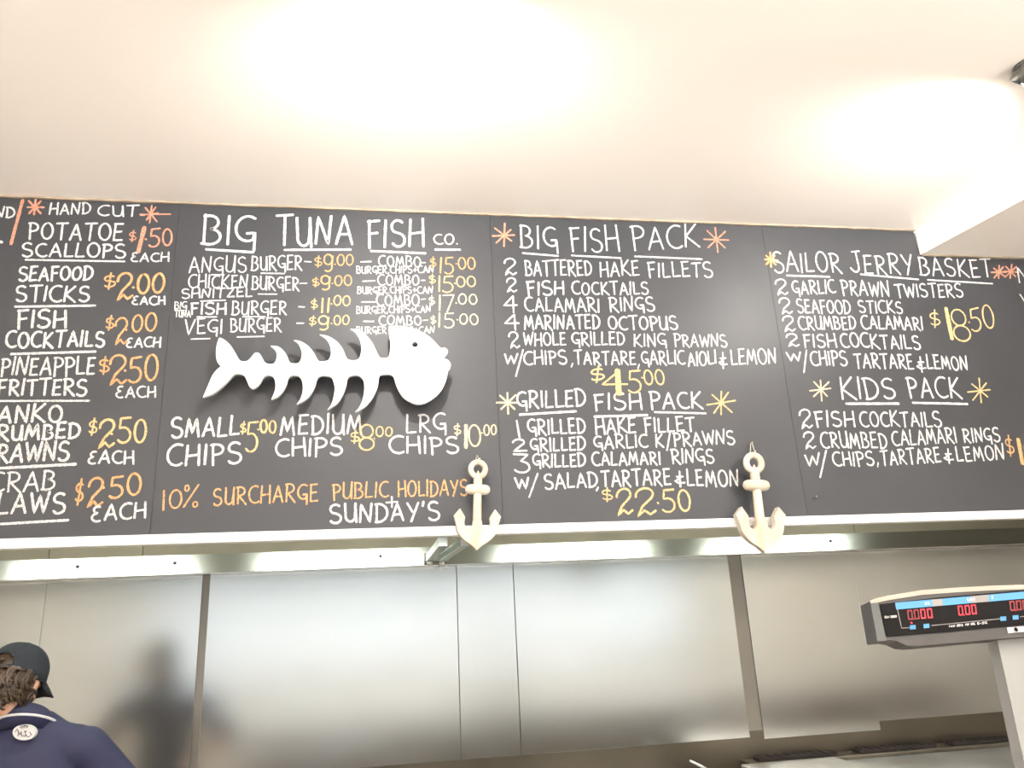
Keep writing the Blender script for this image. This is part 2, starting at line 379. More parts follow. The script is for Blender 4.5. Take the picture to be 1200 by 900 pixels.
# stroke alphabet -------------------------------------------------
def arc(cx, cy, rx, ry, a0, a1, n=12):
    return [(cx + rx * math.cos(R(a0 + (a1 - a0) * k / n)), cy + ry * math.sin(R(a0 + (a1 - a0) * k / n))) for k in range(n + 1)]
sS = arc(.30, .75, .27, .25, 40, 250, 10)[:-1] + arc(.30, .24, .29, .26, 80, -150, 10)
GL = {
 'A': (.66, [[(0, 0), (.33, 1), (.66, 0)], [(.12, .34), (.56, .36)]]),
 'B': (.58, [[(.04, 1.02), (.06, 0)], [(.0, .98)] + arc(.2, .76, .28, .23, 90, -85, 8) + arc(.22, .27, .36, .27, 85, -90, 9) + [(-.02, .03)]]),
 'C': (.62, [arc(.42, .5, .42, .5, 62, 305, 16)]),
 'D': (.62, [[(.05, 1), (.06, 0)], [(-.03, .97)] + arc(.12, .5, .50, .5, 85, -88, 14) + [(0, 0)]]),
 'E': (.50, [[(.06, 1), (.03, 0)], [(0, .98), (.48, 1)], [(.05, .5), (.42, .54)], [(.02, .01), (.50, .03)]]),
 'e': (.52, [arc(.32, .76, .24, .22, 60, 270, 8) + arc(.30, .25, .32, .27, 95, 300, 9)]),
 'F': (.50, [[(.06, 1), (.08, -.04)], [(0, .96), (.50, 1)], [(.04, .50), (.42, .54)]]),
 'G': (.62, [arc(.38, .58, .38, .42, 55, 300, 14) + [(.60, .42)], [(.36, .42), (.62, .44), (.62, -.16)]]),
 'H': (.60, [[(.03, 1), (0, 0)], [(.56, 1.02), (.60, -.02)], [(.0, .46), (.60, .52)]]),
 'I': (.10, [[(.07, 1), (.03, 0)]]),
 'J': (.60, [[(.2, 1), (.65, 1.04)], [(.42, 1), (.46, .3)] + arc(.24, .25, .22, .24, 0, -130, 8) + [(-.02, .2)]]),
 'K': (.60, [[(.05, 1), (.02, 0)], [(.54, 1), (.06, .46), (.64, -.04)]]),
 'L': (.48, [[(.06, 1), (.02, .02), (.50, .05)]]),
 'M': (.78, [[(0, 0), (.14, 1), (.38, .2), (.62, 1), (.76, -.02)]]),
 'N': (.64, [[(0, 0), (.06, 1), (.54, 0), (.62, 1.04)]]),
 'O': (.66, [arc(.33, .5, .33, .5, 100, 460, 20)]),
 'P': (.54, [[(.06, 1), (.08, -.06)], [(-.03, .96)] + arc(.2, .73, .34, .26, 90, -90, 9) + [(.06, .46)]]),
 'Q': (.66, [arc(.33, .5, .33, .5, 100, 460, 20), [(.4, .25), (.7, -.05)]]),
 'R': (.60, [[(.06, 1), (.06, 0)], [(-.03, .96)] + arc(.2, .74, .32, .25, 90, -90, 9) + [(.12, .48), (.62, -.06)]]),
 'S': (.60, [sS]),
 'T': (.60, [[(-.02, .98), (.64, 1.02)], [(.32, 1), (.30, -.02)]]),
 'U': (.60, [[(.02, 1), (.04, .35)] + arc(.28, .3, .25, .3, 180, 330, 8) + [(.54, .4), (.58, 1)], [(.57, 1), (.60, -.04)]]),
 'V': (.60, [[(0, 1), (.28, 0), (.62, 1)]]),
 'W': (.86, [[(0, 1), (.2, 0), (.44, .85), (.64, 0), (.88, 1.04)]]),
 'X': (.60, [[(0, 1), (.6, 0)], [(.6, 1), (0, 0)]]),
 'Y': (.60, [[(0, 1), (.28, .5)], [(.60, 1.02), (.2, -.04)]]),
 'Z': (.60, [[(0, 1), (.58, .98), (.02, .02), (.62, .04)]]),
 '0': (.56, [arc(.28, .5, .28, .5, 100, 460, 20)]),
 '1': (.10, [[(.08, 1), (.02, 0)]]),
 '2': (.56, [[(.02, .72)] + arc(.27, .76, .25, .24, 160, -40, 9) + [(.2, .35), (.06, .02), (.26, .2), (.42, .02), (.58, .14)]]),
 't': (.62, [[(.02, .75)] + arc(.28, .74, .26, .26, 160, -40, 9) + [(.02, .02), (.62, .0)]]),
 '3': (.60, [[(0, 1), (.56, .98), (.26, .62)] + arc(.26, .3, .32, .31, 80, -150, 10)]),
 '4': (.66, [[(.50, 1), (.0, .40), (.68, .42)], [(.50, 1), (.48, -.04)]]),
 '5': (.56, [[(.56, 1), (.10, .97), (.06, .58)] + arc(.24, .3, .32, .31, 100, -140, 11)]),
 '7': (.56, [[(-.02, .97), (.58, 1), (.2, -.04)]]),
 '8': (.56, [arc(.28, .74, .24, .26, 270, 630, 14), arc(.28, .24, .28, .25, 90, 450, 14)]),
 '9': (.56, [arc(.26, .70, .26, .30, 20, 380, 14), [(.54, .9), (.50, .3)] + arc(.26, .24, .26, .24, -10, -130, 6)]),
 '$': (.50, [[(x * .8 + .02, y * .7 + .14) for x, y in sS], [(.30, 1.04), (.22, -.04)]]),
 '%': (.80, [arc(.12, .84, .11, .13, 0, 360, 10), [(.72, 1), (.02, 0)], arc(.62, .12, .12, .12, 0, 360, 10)]),
 '&': (.52, [[(.46, .62), (.1, .62), (.26, .45), (.0, .30), (.2, .16), (.52, .2)], [(.30, 1.0), (.26, -.1)]]),
 '/': (.46, [[(.46, 1.1), (.0, -.3)]]),
 '-': (.40, [[(.02, .45), (.38, .47)]]),
 '+': (.50, [[(.25, .75), (.25, .2)], [(.0, .46), (.5, .48)]]),
 ',': (.14, [[(.10, .1), (.02, -.16)]]),
 '.': (.10, [[(.04, .02), (.07, .05)]]),
 "'": (.10, [[(.08, 1.05), (.03, .8)]]),
 ' ': (.45, []),
}
def word_strokes(txt, x0, y0, x1, y1, h, rnd, lean=False):
    gap = .21
    tot = sum(GL[c][0] for c in txt) + gap * (len(txt) - 1)
    L = math.hypot(x1 - x0, y1 - y0); sx = L / tot
    dx, dy = (x1 - x0) / L, (y1 - y0) / L
    out = []; cur = 0.0
    for c in txt:
        w, st = GL[c]
        js, jy, jr = 1 + rnd.uniform(-.05, .06), rnd.uniform(-.04, .04), rnd.uniform(-.05, .05)
        for s in st:
            q = []
            for (a, b) in s:
                u = (cur + w / 2 + (a - w / 2) * js + jr * (b - .5)) * sx; v = (b * js + jy) * h
                q.append((x0 + dx * u + 0 * v, y0 + dy * u - v))
            out.append([(X_ - (X_ - 430) * .00026 * (y0 + dy * (X_ - x0) - Y_), Y_) for X_, Y_ in q] if lean else q)
        cur += w + gap
    return out
def resample(q, step):
    out = [q[0]]
    for a, b in zip(q[:-1], q[1:]):
        d = math.hypot(b[0] - a[0], b[1] - a[1]); n = max(1, int(d / step))
        for k in range(1, n + 1): out.append((a[0] + (b[0] - a[0]) * k / n, a[1] + (b[1] - a[1]) * k / n))
    return out
KZ = [0]
def ribbon_mesh(strokes, M, parent, name, pt, nrm, rnd, wpx, px=.00325, step=2.2, lift=.0006, label=None):
    verts, faces = [], []
    for q in strokes:
        if isinstance(q, tuple) and isinstance(q[0], list): q, w = q
        else: w = wpx
        KZ[0] = (KZ[0] + 1) % 37
        off = nrm * (lift + KZ[0] * .000012)
        q = resample(q, step); P = [pt(*p) + off for p in q]
        if len(P) < 2: continue
        n0 = len(verts)
        hw = w * px / 2
        # rounded ends
        P = [P[0] - (P[1] - P[0]).normalized() * hw * .7] + P + [P[-1] + (P[-1] - P[-2]).normalized() * hw * .7]
        for i, p in enumerate(P):
            d = (P[min(i + 1, len(P) - 1)] - P[max(i - 1, 0)]).normalized(); s = d.cross(nrm)
            k = hw * (1 + rnd.uniform(-.13, .13)) * (.5 if i in (0, len(P) - 1) else 1)
            verts += [p + s * k, p - s * k]
        for i in range(len(P) - 1):
            a = n0 + 2 * i; faces.append((a, a + 1, a + 3, a + 2))
    me = bpy.data.meshes.new(name); me.from_pydata(verts, [], faces); me.update()
    o = link(name, me, M, parent); place_in(o, parent)
    if label: o['label'] = label
    return o
NB = V((0, -1, 0))
rnd = random.Random(11)
CN = dict(W='white', S='salmon', O='orange', Y='yellow', C='cream')
def write(b, items, col='W', w=2.2, name='chalk_lettering'):
    """items: (text, x0, y0, x1, y1, h[, w]) words of one line"""
    price = name == 'chalk_price'; st = []
    for it in items:
        ww = it[6] if len(it) > 6 else w
        if it[0] == '_': q = [(resample([(it[1], it[2]), (it[3], it[4])], 3), it[5])]
        else: q = [(s, ww) for s in word_strokes(*it[:6], rnd, True)]
        if price: st += q; continue
        nm = name if name != 'chalk_lettering' else ('chalk_word' if it[0] != '_' else 'chalk_underline' if abs(it[3] - it[1]) > 12 else 'chalk_mark')
        ribbon_mesh(q, CH[col], boards[b], nm, PTB, NB, rnd, w, label=None if col == 'W' else CN[col] + ' chalk writing')
    if price: ribbon_mesh(st, CH[col], boards[b], name, PTB, NB, rnd, w, label=CN[col] + ' chalk price')
PTB = lambda x, y: onY(x, y, 0)
def star(b, x, y, r, col, w=1.8, extra=()):
    st = []
    for k, (a, s) in enumerate(((90, 1), (50, .95), (3, 1), (135, 1.0))):
        a = R(a + rnd.uniform(-8, 8)); d1, d2 = r * s * rnd.uniform(.8, 1.1), r * s * rnd.uniform(.8, 1.1)
        st.append([(x + d1 * math.cos(a), y - d1 * math.sin(a)), (x - d2 * math.cos(a), y + d2 * math.sin(a))])
    st += list(extra)
    ribbon_mesh(st, CH[col], boards[b], 'chalk_star', lambda x, y: onY(x, y, 0), NB, rnd, w, label=CN[col] + ' chalk star')
U = '_'
# board 0 ---------------------------------------------------------
write(0, [('ND', -6, 254, 16.5, 255.5, 12), (U, -1, 283, 2.5, 284, 3)], w=2)
write(0, [(U, 26.7, 234.5, 13, 286, 3.6)], 'S', name='chalk_slash')
star(0, 41, 243, 10, 'S', 2.4)
write(0, [('HAND', 58.3, 251, 105.5, 250.5, 13), ('CUT', 114.5, 253, 161, 253, 12)], w=1.9)
star(0, 176.7, 251, 11, 'S', 1.8, [[(164, 251.5), (200, 251)]])
write(0, [('POTATOE', 33, 279.5, 143, 282.5, 19)], w=2.3)
write(0, [('SCALLOPS', 25.5, 300.5, 146.5, 302, 15.5), (U, 30, 304.5, 146, 306.5, 2.2)], w=2.3)
write(0, [('$', 151, 283, 159, 283, 12, 1.5), (U, 169.3, 266.7, 162, 295.5, 4.6), (U, 170.5, 280, 171.5, 281, 2), ('50', 175, 289, 201, 288, 20, 2.2)], 'S', name='chalk_price')
write(0, [('eACH', 154, 306.5, 197.5, 306.5, 10)], w=1.9)
write(0, [('SEAFOOD', 22, 329.5, 107.8, 328, 15.5)], w=2.6)
write(0, [('STICKS', 18, 353, 104.5, 353, 18), (U, 17.7, 359.5, 111.5, 358.2, 2.8)], w=2.5)
write(0, [('$', 121, 339, 134.5, 338, 17, 2), ('2', 136, 352, 154, 350, 31, 2.8), (U, 155.8, 336.7, 157, 337.3, 2.6), ('00', 161, 345, 191.5, 343.5, 22, 2.8)], 'O', name='chalk_price')
write(0, [('eACH', 155.5, 357, 193, 357, 9.5)], w=2)
write(0, [('FISH', 20, 384.5, 76.7, 383, 20)], w=2.9)
write(0, [('COCKTAILS', 6.7, 407.5, 122, 406, 18), (U, 13, 415, 112, 412, 2.8)], w=2.7)
write(0, [('$', 123.3, 386.5, 133, 386.5, 16, 1.8), ('2', 133, 404, 149, 402, 33, 2.3), (U, 147.5, 386, 148.7, 387, 2.2), ('00', 154.5, 390, 182.3, 387, 20, 2.2)], 'O', name='chalk_price')
write(0, [('eACH', 148.5, 406.7, 187.8, 406.7, 11)], w=2)
write(0, [('PINEAPPLE', 1, 440, 110.5, 439, 20)], w=2.3)
write(0, [('FRITTERS', -3, 463.5, 101, 463, 18), (U, -5, 470, 104.8, 469.7, 2.2)], w=2.6)
write(0, [('$', 115.2, 437.5, 127.5, 437.5, 20, 2), ('2', 127, 453, 146.5, 451, 34, 2.6), (U, 146.2, 434, 147.3, 435, 2.4), ('50', 150.5, 449, 183.5, 446, 29, 2.5)], 'O', name='chalk_price')
write(0, [('eACH', 136.5, 466, 182, 465.5, 12.5)], w=2)
write(0, [('PANKO', -20, 495, 72, 494, 20)], w=2.8)
write(0, [('CRUMBED', -20, 517, 92.8, 513, 17.5)], w=2.9)
write(0, [('PRAWNS', -18, 541, 80, 540, 21), (U, -5, 549, 88.8, 544, 3)], w=2.8)
write(0, [('$', 103.5, 510, 113, 510, 18, 2), ('2', 114.5, 525, 133, 523, 33, 2.6), (U, 130.5, 508, 131.6, 509, 2.4), ('50', 138, 519.5, 170.3, 519, 28, 2.5)], 'Y', name='chalk_price')
write(0, [('eACH', 104, 543.5, 156, 543, 14.5)], w=2.2)
write(0, [('CRAB', -12, 576.5, 63.5, 574, 22)], w=2.2)
write(0, [('CLAWS', -24, 604, 76, 600, 24), (U, -5, 614.5, 80, 609.5, 2.6)], w=2.6)
write(0, [('$', 87.5, 590, 96.5, 590, 28, 2), ('2', 101, 594, 120, 592, 36, 2.6), (U, 120.8, 571, 122, 572, 2.6), ('50', 128, 583, 164, 580, 25, 2.5)], 'O', name='chalk_price')
write(0, [('eACH', 107.5, 610.5, 170, 607, 18)], w=2.3)
# board 1 ---------------------------------------------------------
write(1, [('BIG', 237.5, 286, 298, 288, 33), ('TUNA', 324.5, 286.5, 412.7, 287.5, 33), ('FISH', 431, 289.5, 496.5, 289, 31)], w=3.2)
write(1, [('CO.', 508.6, 285.7, 536.5, 286, 11.5)], w=2)
write(1, [(U, 241.5, 292.3, 296.7, 295.7, 3), (U, 333.5, 293, 411, 292.5, 2.8), (U, 434.5, 294.2, 498.5, 297, 3), (U, 510, 292.5, 539, 292.7, 3)], name='chalk_underline')
rows = [
 ([('ANGUS', 221.7, 319, 288.6, 319, 18), ('BURGER', 294.8, 317, 353.4, 316.5, 16), (U, 247.6, 322, 262.7, 322, 1.5), (U, 306, 320.3, 333.5, 320.6, 1.6), (U, 357, 306.5, 364.7, 307, 1.5)],
  [('$', 368.5, 312.5, 377, 312.5, 12, 1.4), ('9', 379.5, 318.5, 390, 318.5, 20, 1.9), (U, 392, 309.5, 393, 310, 1.5), ('00', 395.5, 311.5, 413.5, 311, 12)], 'O',
  [(U, 423, 307, 435, 306.5, 1.8), ('COMBO', 444, 312, 493, 313, 12), (U, 493.8, 307.8, 498.6, 307.8, 1.4)],
  [('$', 504, 313.5, 511, 313.5, 12, 1.4), (U, 517, 302, 516, 320, 2.1), ('5', 521.5, 321, 531.3, 321, 19), (U, 534, 309, 535, 309.4, 1.5), ('00', 537.5, 315.5, 556.5, 315, 13)], 'O',
  ('BURGER,CHIPS+CAN', 418, 320.5, 508, 319.5, 8)),
 ([('CHICKEN', 221, 338, 290, 337, 15), ('BURGER', 295.5, 339, 350, 340, 15), ('SHNITZEL', 213, 350, 295, 347.5, 10.5), (U, 235.3, 353, 264, 352, 1.7), (U, 302.7, 344.7, 324.5, 344.8, 1.6), (U, 351.5, 332.3, 359.6, 332, 1.5)],
  [('$', 365.6, 336, 374, 336, 11, 1.4), ('9', 376, 340, 387, 340, 17, 1.9), (U, 389, 332, 390, 332.4, 1.5), ('00', 392.5, 335, 411.7, 335, 11.5)], 'O',
  [(U, 425, 329.7, 439.5, 329, 1.8), ('COMBO', 443, 334.8, 491, 334.5, 12), (U, 493.5, 328.6, 498, 328.6, 1.4)],
  [('$', 503, 333, 510, 333, 10.5, 1.4), (U, 515, 323.5, 514.7, 341.5, 2.1), ('5', 519.4, 343, 530.7, 343, 18), (U, 532.5, 332, 533.5, 332.4, 1.5), ('00', 535.5, 336, 557, 335.5, 11.5)], 'Y',
  ('BURGER.CHIPS+CAN', 419, 344.3, 507, 343.5, 8)),
 ([('BIG', 204.7, 362, 218.5, 362, 8, 1.3), (U, 204.7, 363.5, 218.5, 363.8, 1.1), ('TUNA', 205, 371.5, 223, 371.5, 7.5, 1.3), ('FISH', 223.5, 368.5, 264.6, 368, 13, 2.2), ('BURGER', 272, 369, 335.5, 368.5, 15.5), (U, 231, 371.5, 254, 371.5, 1.6), (U, 284.5, 371.2, 311, 371.2, 1.5), (U, 350, 359.5, 357, 359.8, 1.5)],
  [('$', 364, 362, 372, 362, 12, 1.4), ('11', 376.5, 366, 386, 366, 17, 2.2), (U, 388, 356, 389, 356.4, 1.5), ('00', 391.5, 358, 410, 358, 11)], 'Y',
  [(U, 424, 354, 439.5, 354, 1.8), ('COMBO', 441.5, 358.3, 491, 357.8, 12.5), (U, 493.5, 350.8, 498.5, 350.5, 1.4)],
  [('$', 502.5, 357.5, 509.5, 357.5, 11, 1.5), (U, 515.5, 346, 515, 364, 2.1), ('7', 520, 366, 531.6, 366, 19), (U, 534, 355, 535, 355.4, 1.5), ('00', 537.5, 356.5, 559, 356.5, 12)], 'C',
  ('BURGER,CHIPS+CAN', 418, 367.5, 504.3, 366, 8)),
 ([('VEGI', 216.5, 391.5, 260, 391, 17), ('BURGER', 270, 389, 329, 388.5, 15.5), (U, 224, 397.5, 246, 396.8, 1.6), (U, 278, 395, 309.5, 394.3, 1.6), (U, 347.7, 378.8, 356, 378.8, 1.5)],
  [('$', 362, 382, 370.5, 382, 12, 1.4), ('9', 373, 386.5, 385.5, 386.5, 17, 1.9), (U, 388, 379, 389, 379.4, 1.5), ('00', 391.5, 380.5, 409, 380.5, 11)], 'Y',
  [(U, 426, 376.7, 438, 376.7, 1.8), ('COMBO', 444.4, 381, 493.5, 381, 11), (U, 496, 375.5, 501.5, 375.2, 1.4)],
  [('$', 504.3, 379.5, 511, 379.5, 10, 1.4), (U, 515, 367, 514.6, 383.4, 2.1), ('5', 521, 384.5, 531.6, 384.5, 16), (U, 535.3, 374.5, 536.3, 375, 1.5), ('00', 539, 380.5, 560, 380, 12)], 'C',
  ('BURGER CHIPS+CAN', 418, 390.5, 509, 390.5, 8)),
]
for a, b, bc, c, d, dc, e in rows:
    write(1, a, 'W', 1.75); write(1, b, bc, 1.6, 'chalk_price'); write(1, c, 'W', 1.7); write(1, d, dc, 1.7, 'chalk_price'); write(1, [e], 'W', 1.35)
write(1, [('SMALL', 200.7, 513, 279.5, 510, 22)], w=2.7)
write(1, [('CHIPS', 196, 546, 282.5, 542, 24)], w=2.7)
write(1, [('$', 281.5, 508, 288, 508, 13, 1.6), ('5', 288, 528, 301.5, 528, 36), (U, 302.2, 503, 303.2, 503.6, 1.8), ('00', 305, 507.5, 323, 507, 15)], 'Y', 2.2, 'chalk_price')
write(1, [('MEDIUM', 328.7, 509, 424, 508, 22)], w=2.5)
write(1, [('CHIPS', 323.3, 535, 401, 533, 20)], w=2.5)
write(1, [('$', 410.5, 520, 421, 519, 14, 1.6), ('8', 421.5, 527.5, 438, 527.5, 28), (U, 438.6, 513, 439, 515, 1.5), ('00', 441, 512, 459.7, 510.5, 11, 1.7)], 'Y', 2.1, 'chalk_price')
write(1, [('LRG', 476.5, 507, 522, 506, 21)], w=2.3)
write(1, [('CHIPS', 457, 530.5, 537.5, 531.5, 19)], w=2.5)
write(1, [('$', 532, 510, 540, 510, 13, 1.6), (U, 546, 498.5, 546, 524.5, 4.2), ('0', 550, 522.5, 563, 522.5, 24), (U, 564.5, 507, 565.5, 507.6, 1.5), ('00', 567.5, 510, 581.7, 509, 12, 1.6)], 'C', 2.1, 'chalk_price')
write(1, [(U, 192.3, 575, 191.5, 598, 2), ('0', 198.5, 596, 212, 596, 21), ('%', 215.5, 594.5, 232.5, 594.5, 25, 1.8), ('SURCHARGE', 249.5, 592, 372, 587, 20), ('PUBLIC', 390, 585, 455, 582, 18), ('HOLIDAYS', 467, 582.7, 548, 580, 18)], 'O', 1.9)
write(1, [(U, 459.2, 582, 459.4, 594.5, 2), (U, 452.5, 589, 466, 588, 2), ("SUNDAY'S", 386.5, 612.5, 515, 609.5, 21)], w=2.5)
# board 2 ---------------------------------------------------------
star(2, 591, 276, 13, 'S', 2.2)
write(2, [('BIG', 610, 291, 653, 292.5, 27), ('FISH', 669, 293.5, 725, 295, 28), ('PACK', 742, 293, 819, 289, 26)], w=2.4)
write(2, [(U, 612.5, 296.7, 654, 300, 2.4), (U, 670, 299.5, 727.5, 302.5, 2.3), (U, 744, 300.5, 822.5, 303.8, 2.3)], name='chalk_underline')
star(2, 839.5, 281, 14, 'S', 2.0)
write(2, [('2', 591, 323.5, 605, 323, 19.5), ('BATTERED', 616, 323.5, 693.5, 322.5, 17), ('HAKE', 704, 324, 748.7, 322.5, 17), ('FILLETS', 760.3, 325.5, 835, 324, 17)], w=2.1)
write(2, [('2', 594, 342.5, 605, 342, 16), ('FISH', 618, 345.5, 661, 345, 15.5, 2.4), ('COCKTAILS', 671, 345, 760, 345, 14.5)], w=2.1)
write(2, [('4', 591, 365, 605.5, 365, 18), ('CALAMARI', 615.5, 364.5, 702.5, 365.5, 16), ('RINGS', 715, 365, 767, 364, 16)], w=2.1)
write(2, [('4', 591.5, 386, 608, 386, 18), ('MARINATED', 615, 386, 703, 385, 16), ('OCTOPUS', 713.5, 386, 794, 386, 15)], w=2.2)
write(2, [('2', 597, 409, 608, 408.5, 18), ('WHOLE', 614, 405, 663, 404.5, 14.5), ('GRILLED', 671, 404.5, 732, 404.5, 14.5), ('KING', 743.5, 406, 780.5, 406, 14.5), ('PRAWNS', 791, 406, 852, 406.5, 14)], w=2.0)
write(2, [('W', 592, 426, 606, 426, 11), (U, 613, 410, 604.5, 441, 2), ('CHIPS', 614.5, 427, 664, 426, 15), (U, 671, 426, 669.5, 430, 1.8), ('TARTARE', 674, 427, 745, 427, 15), (U, 749, 427, 747.5, 432, 1.8), ('GARLIC', 752.5, 427.5, 802.5, 426.5, 15.5), ('AIOLI', 807, 430, 839.5, 426, 15.5), ('&', 843, 430, 852.5, 430, 17), ('LEMON', 857.5, 427.5, 910, 426, 17)], w=2.1)
write(2, [('$', 692, 449, 709, 447, 18, 2.2), ('4', 706.5, 461, 735, 461, 27, 2.2), (U, 723.5, 434, 724.5, 461.5, 6.5), ('5', 737, 460.5, 752, 460.5, 27, 2.3), (U, 752, 442.5, 753, 443, 1.8), ('00', 755.5, 451, 778.5, 451, 17)], 'Y', 2.1, 'chalk_price')
star(2, 595, 472, 13, 'C', 2.3)
write(2, [('GRILLED', 606.5, 478, 686, 476, 19), ('FISH', 697, 480.5, 752, 479, 19), ('PACK', 763, 479, 823, 479, 19)], w=2.5)
write(2, [(U, 609, 486, 675, 482, 2.8), (U, 696.5, 488.3, 758.5, 486.5, 3), (U, 767, 483, 827, 484.5, 2.4)], name='chalk_underline')
star(2, 845, 472, 16, 'Y', 2.0)
write(2, [(U, 605.5, 493, 609, 514, 2.4), ('GRILLED', 619, 509, 686, 508, 17), ('HAKE', 699, 509, 745, 506.5, 17), ('FILLET', 756, 507, 814, 505, 16)], w=2.3)
write(2, [('t', 601, 529, 617, 528, 14), ('GRILLED', 622, 529, 686, 527.5, 15), ('GARLIC', 696.5, 526, 759, 524, 15), ('K/PRAWNS', 769, 524, 861, 520, 15.5)], w=2.2)
write(2, [('3', 603.5, 554, 621, 554, 21), ('GRILLED', 625, 547.5, 686, 546, 14.5), ('CALAMARI', 694.5, 546, 774, 544, 15), ('RINGS', 788, 543, 837, 542.5, 16)], w=2.2)
write(2, [('W', 604, 572.5, 620, 572.5, 13), (U, 630, 555, 620, 583, 2), ('SALAD', 638.5, 573, 700, 570, 17), (U, 701, 571, 699, 575, 2), ('TARTARE', 705.5, 570, 786, 568, 18), ('&', 791.5, 569, 802.5, 569, 16), ('LEMON', 806, 569.5, 866, 570, 19)], w=2.3)
write(2, [('$', 705.5, 587.5, 718, 587.5, 15, 1.8), ('2', 723, 606, 742, 603, 32), ('2', 746, 605, 768, 602, 31), (U, 770.5, 589, 771.5, 590, 2.2), ('50', 777.5, 599, 809.5, 598.5, 25)], 'Y', 2.5, 'chalk_price')
# board 3 ---------------------------------------------------------
star(3, 903, 304.5, 8.5, 'O', 2.6)
write(3, [('SAILOR', 907.5, 318.5, 986, 319.5, 23), ('JERRY', 998, 319.5, 1071, 321.5, 22.5), ('BASKET', 1079, 322.5, 1163, 325, 20.5)], w=2.3)
write(3, [(U, 922, 323, 972, 324.4, 2.6), (U, 1008.5, 321.6, 1076, 327.6, 2.4), (U, 1087, 328, 1163, 332.5, 2.2)], name='chalk_underline')
star(3, 1170.5, 319, 9, 'S', 2.2); star(3, 1184.5, 318.5, 9, 'S', 2.0)
write(4, [('N', 1194.5, 331, 1207, 331, 18), ('V', 1197.5, 357, 1209, 357, 13)], w=2)
write(3, [('2', 910, 346, 923, 345, 18), ('GARLIC', 929.5, 345, 979, 343.5, 15.5), ('PRAWN', 987.5, 346, 1042.5, 347.5, 17), ('TWISTERS', 1050.5, 348.5, 1128.7, 348, 15)], w=2.1)
write(3, [('2', 915, 368, 927.5, 367, 18), ('SEAFOOD', 935, 366, 997, 367.5, 15), ('STICKS', 1007, 366.5, 1058, 367, 14)], w=2.0)
write(3, [('2', 918.5, 389, 931.5, 388, 18), ('CRUMBED', 936.7, 386, 1003.5, 386, 15), ('CALAMARI', 1010.5, 385, 1082, 387, 15)], w=2.1)
write(3, [('2', 922.5, 406.5, 936, 406, 15), ('FISH', 942.7, 407, 980, 407, 15), ('COCKTAILS', 986, 406.5, 1079, 409.5, 16)], w=2.2)
write(3, [('W', 923, 423, 939, 423, 10), (U, 945, 410.5, 942, 436.5, 2), ('CHIPS', 951, 428, 993, 428, 16), ('TARTARE', 1002.5, 431, 1070.5, 432, 16.5), ('&', 1075, 434, 1085, 434, 16), ('LEMON', 1087.5, 432, 1134.5, 434, 16)], w=2.2)
write(3, [('$', 1090.5, 383, 1103, 383, 20, 1.8), (U, 1108.5, 361.5, 1115.5, 397, 5.6), ('8', 1118.5, 398.5, 1138, 398.5, 37), (U, 1135, 377.5, 1136, 378, 2), ('50', 1139.5, 388, 1166, 384, 26)], 'Y', 2.2, 'chalk_price')
star(3, 962, 456.5, 13, 'C', 1.9)
write(3, [('KIDS', 987.5, 468.5, 1050, 467, 24), ('PACK', 1065.5, 466, 1127, 467, 24)], w=2.6)
write(3, [(U, 991.5, 473.2, 1053, 473, 3.2), (U, 1069.5, 472, 1133.5, 473.5, 3)], name='chalk_underline')
star(3, 1148.5, 458, 14, 'Y', 2.0)
write(3, [('2', 938.5, 503.5, 952, 502, 22), ('FISH', 956.5, 500.5, 1002, 499.5, 17.5), ('COCKTAILS', 1009, 499.5, 1103.5, 500, 17)], w=2.3)
write(3, [('2', 943, 527, 956, 526, 20), ('CRUMBED', 963, 524.5, 1040, 525, 18), ('CALAMARI', 1046.5, 522, 1121.5, 519, 17), ('RINGS', 1130, 518, 1172.5, 517, 16)], w=2.2)
write(3, [('W', 945, 546.5, 961, 544, 13), (U, 968, 528, 961, 559.5, 2.2), ('CHIPS', 977, 546, 1024.5, 545, 16), (U, 1029, 542, 1028.5, 547, 1.8), ('TARTARE', 1033.5, 545, 1102.5, 541, 17), ('&', 1107, 541, 1117.5, 541, 15), ('LEMON', 1122, 541, 1177.5, 538, 17)], w=2.2)
write(3, [('$', 1180.5, 534, 1189.5, 534, 22, 1.9), (U, 1193, 515, 1198, 543, 5.4), ('0', 1203, 540, 1216, 540, 24)], 'O', 2.2, 'chalk_price')

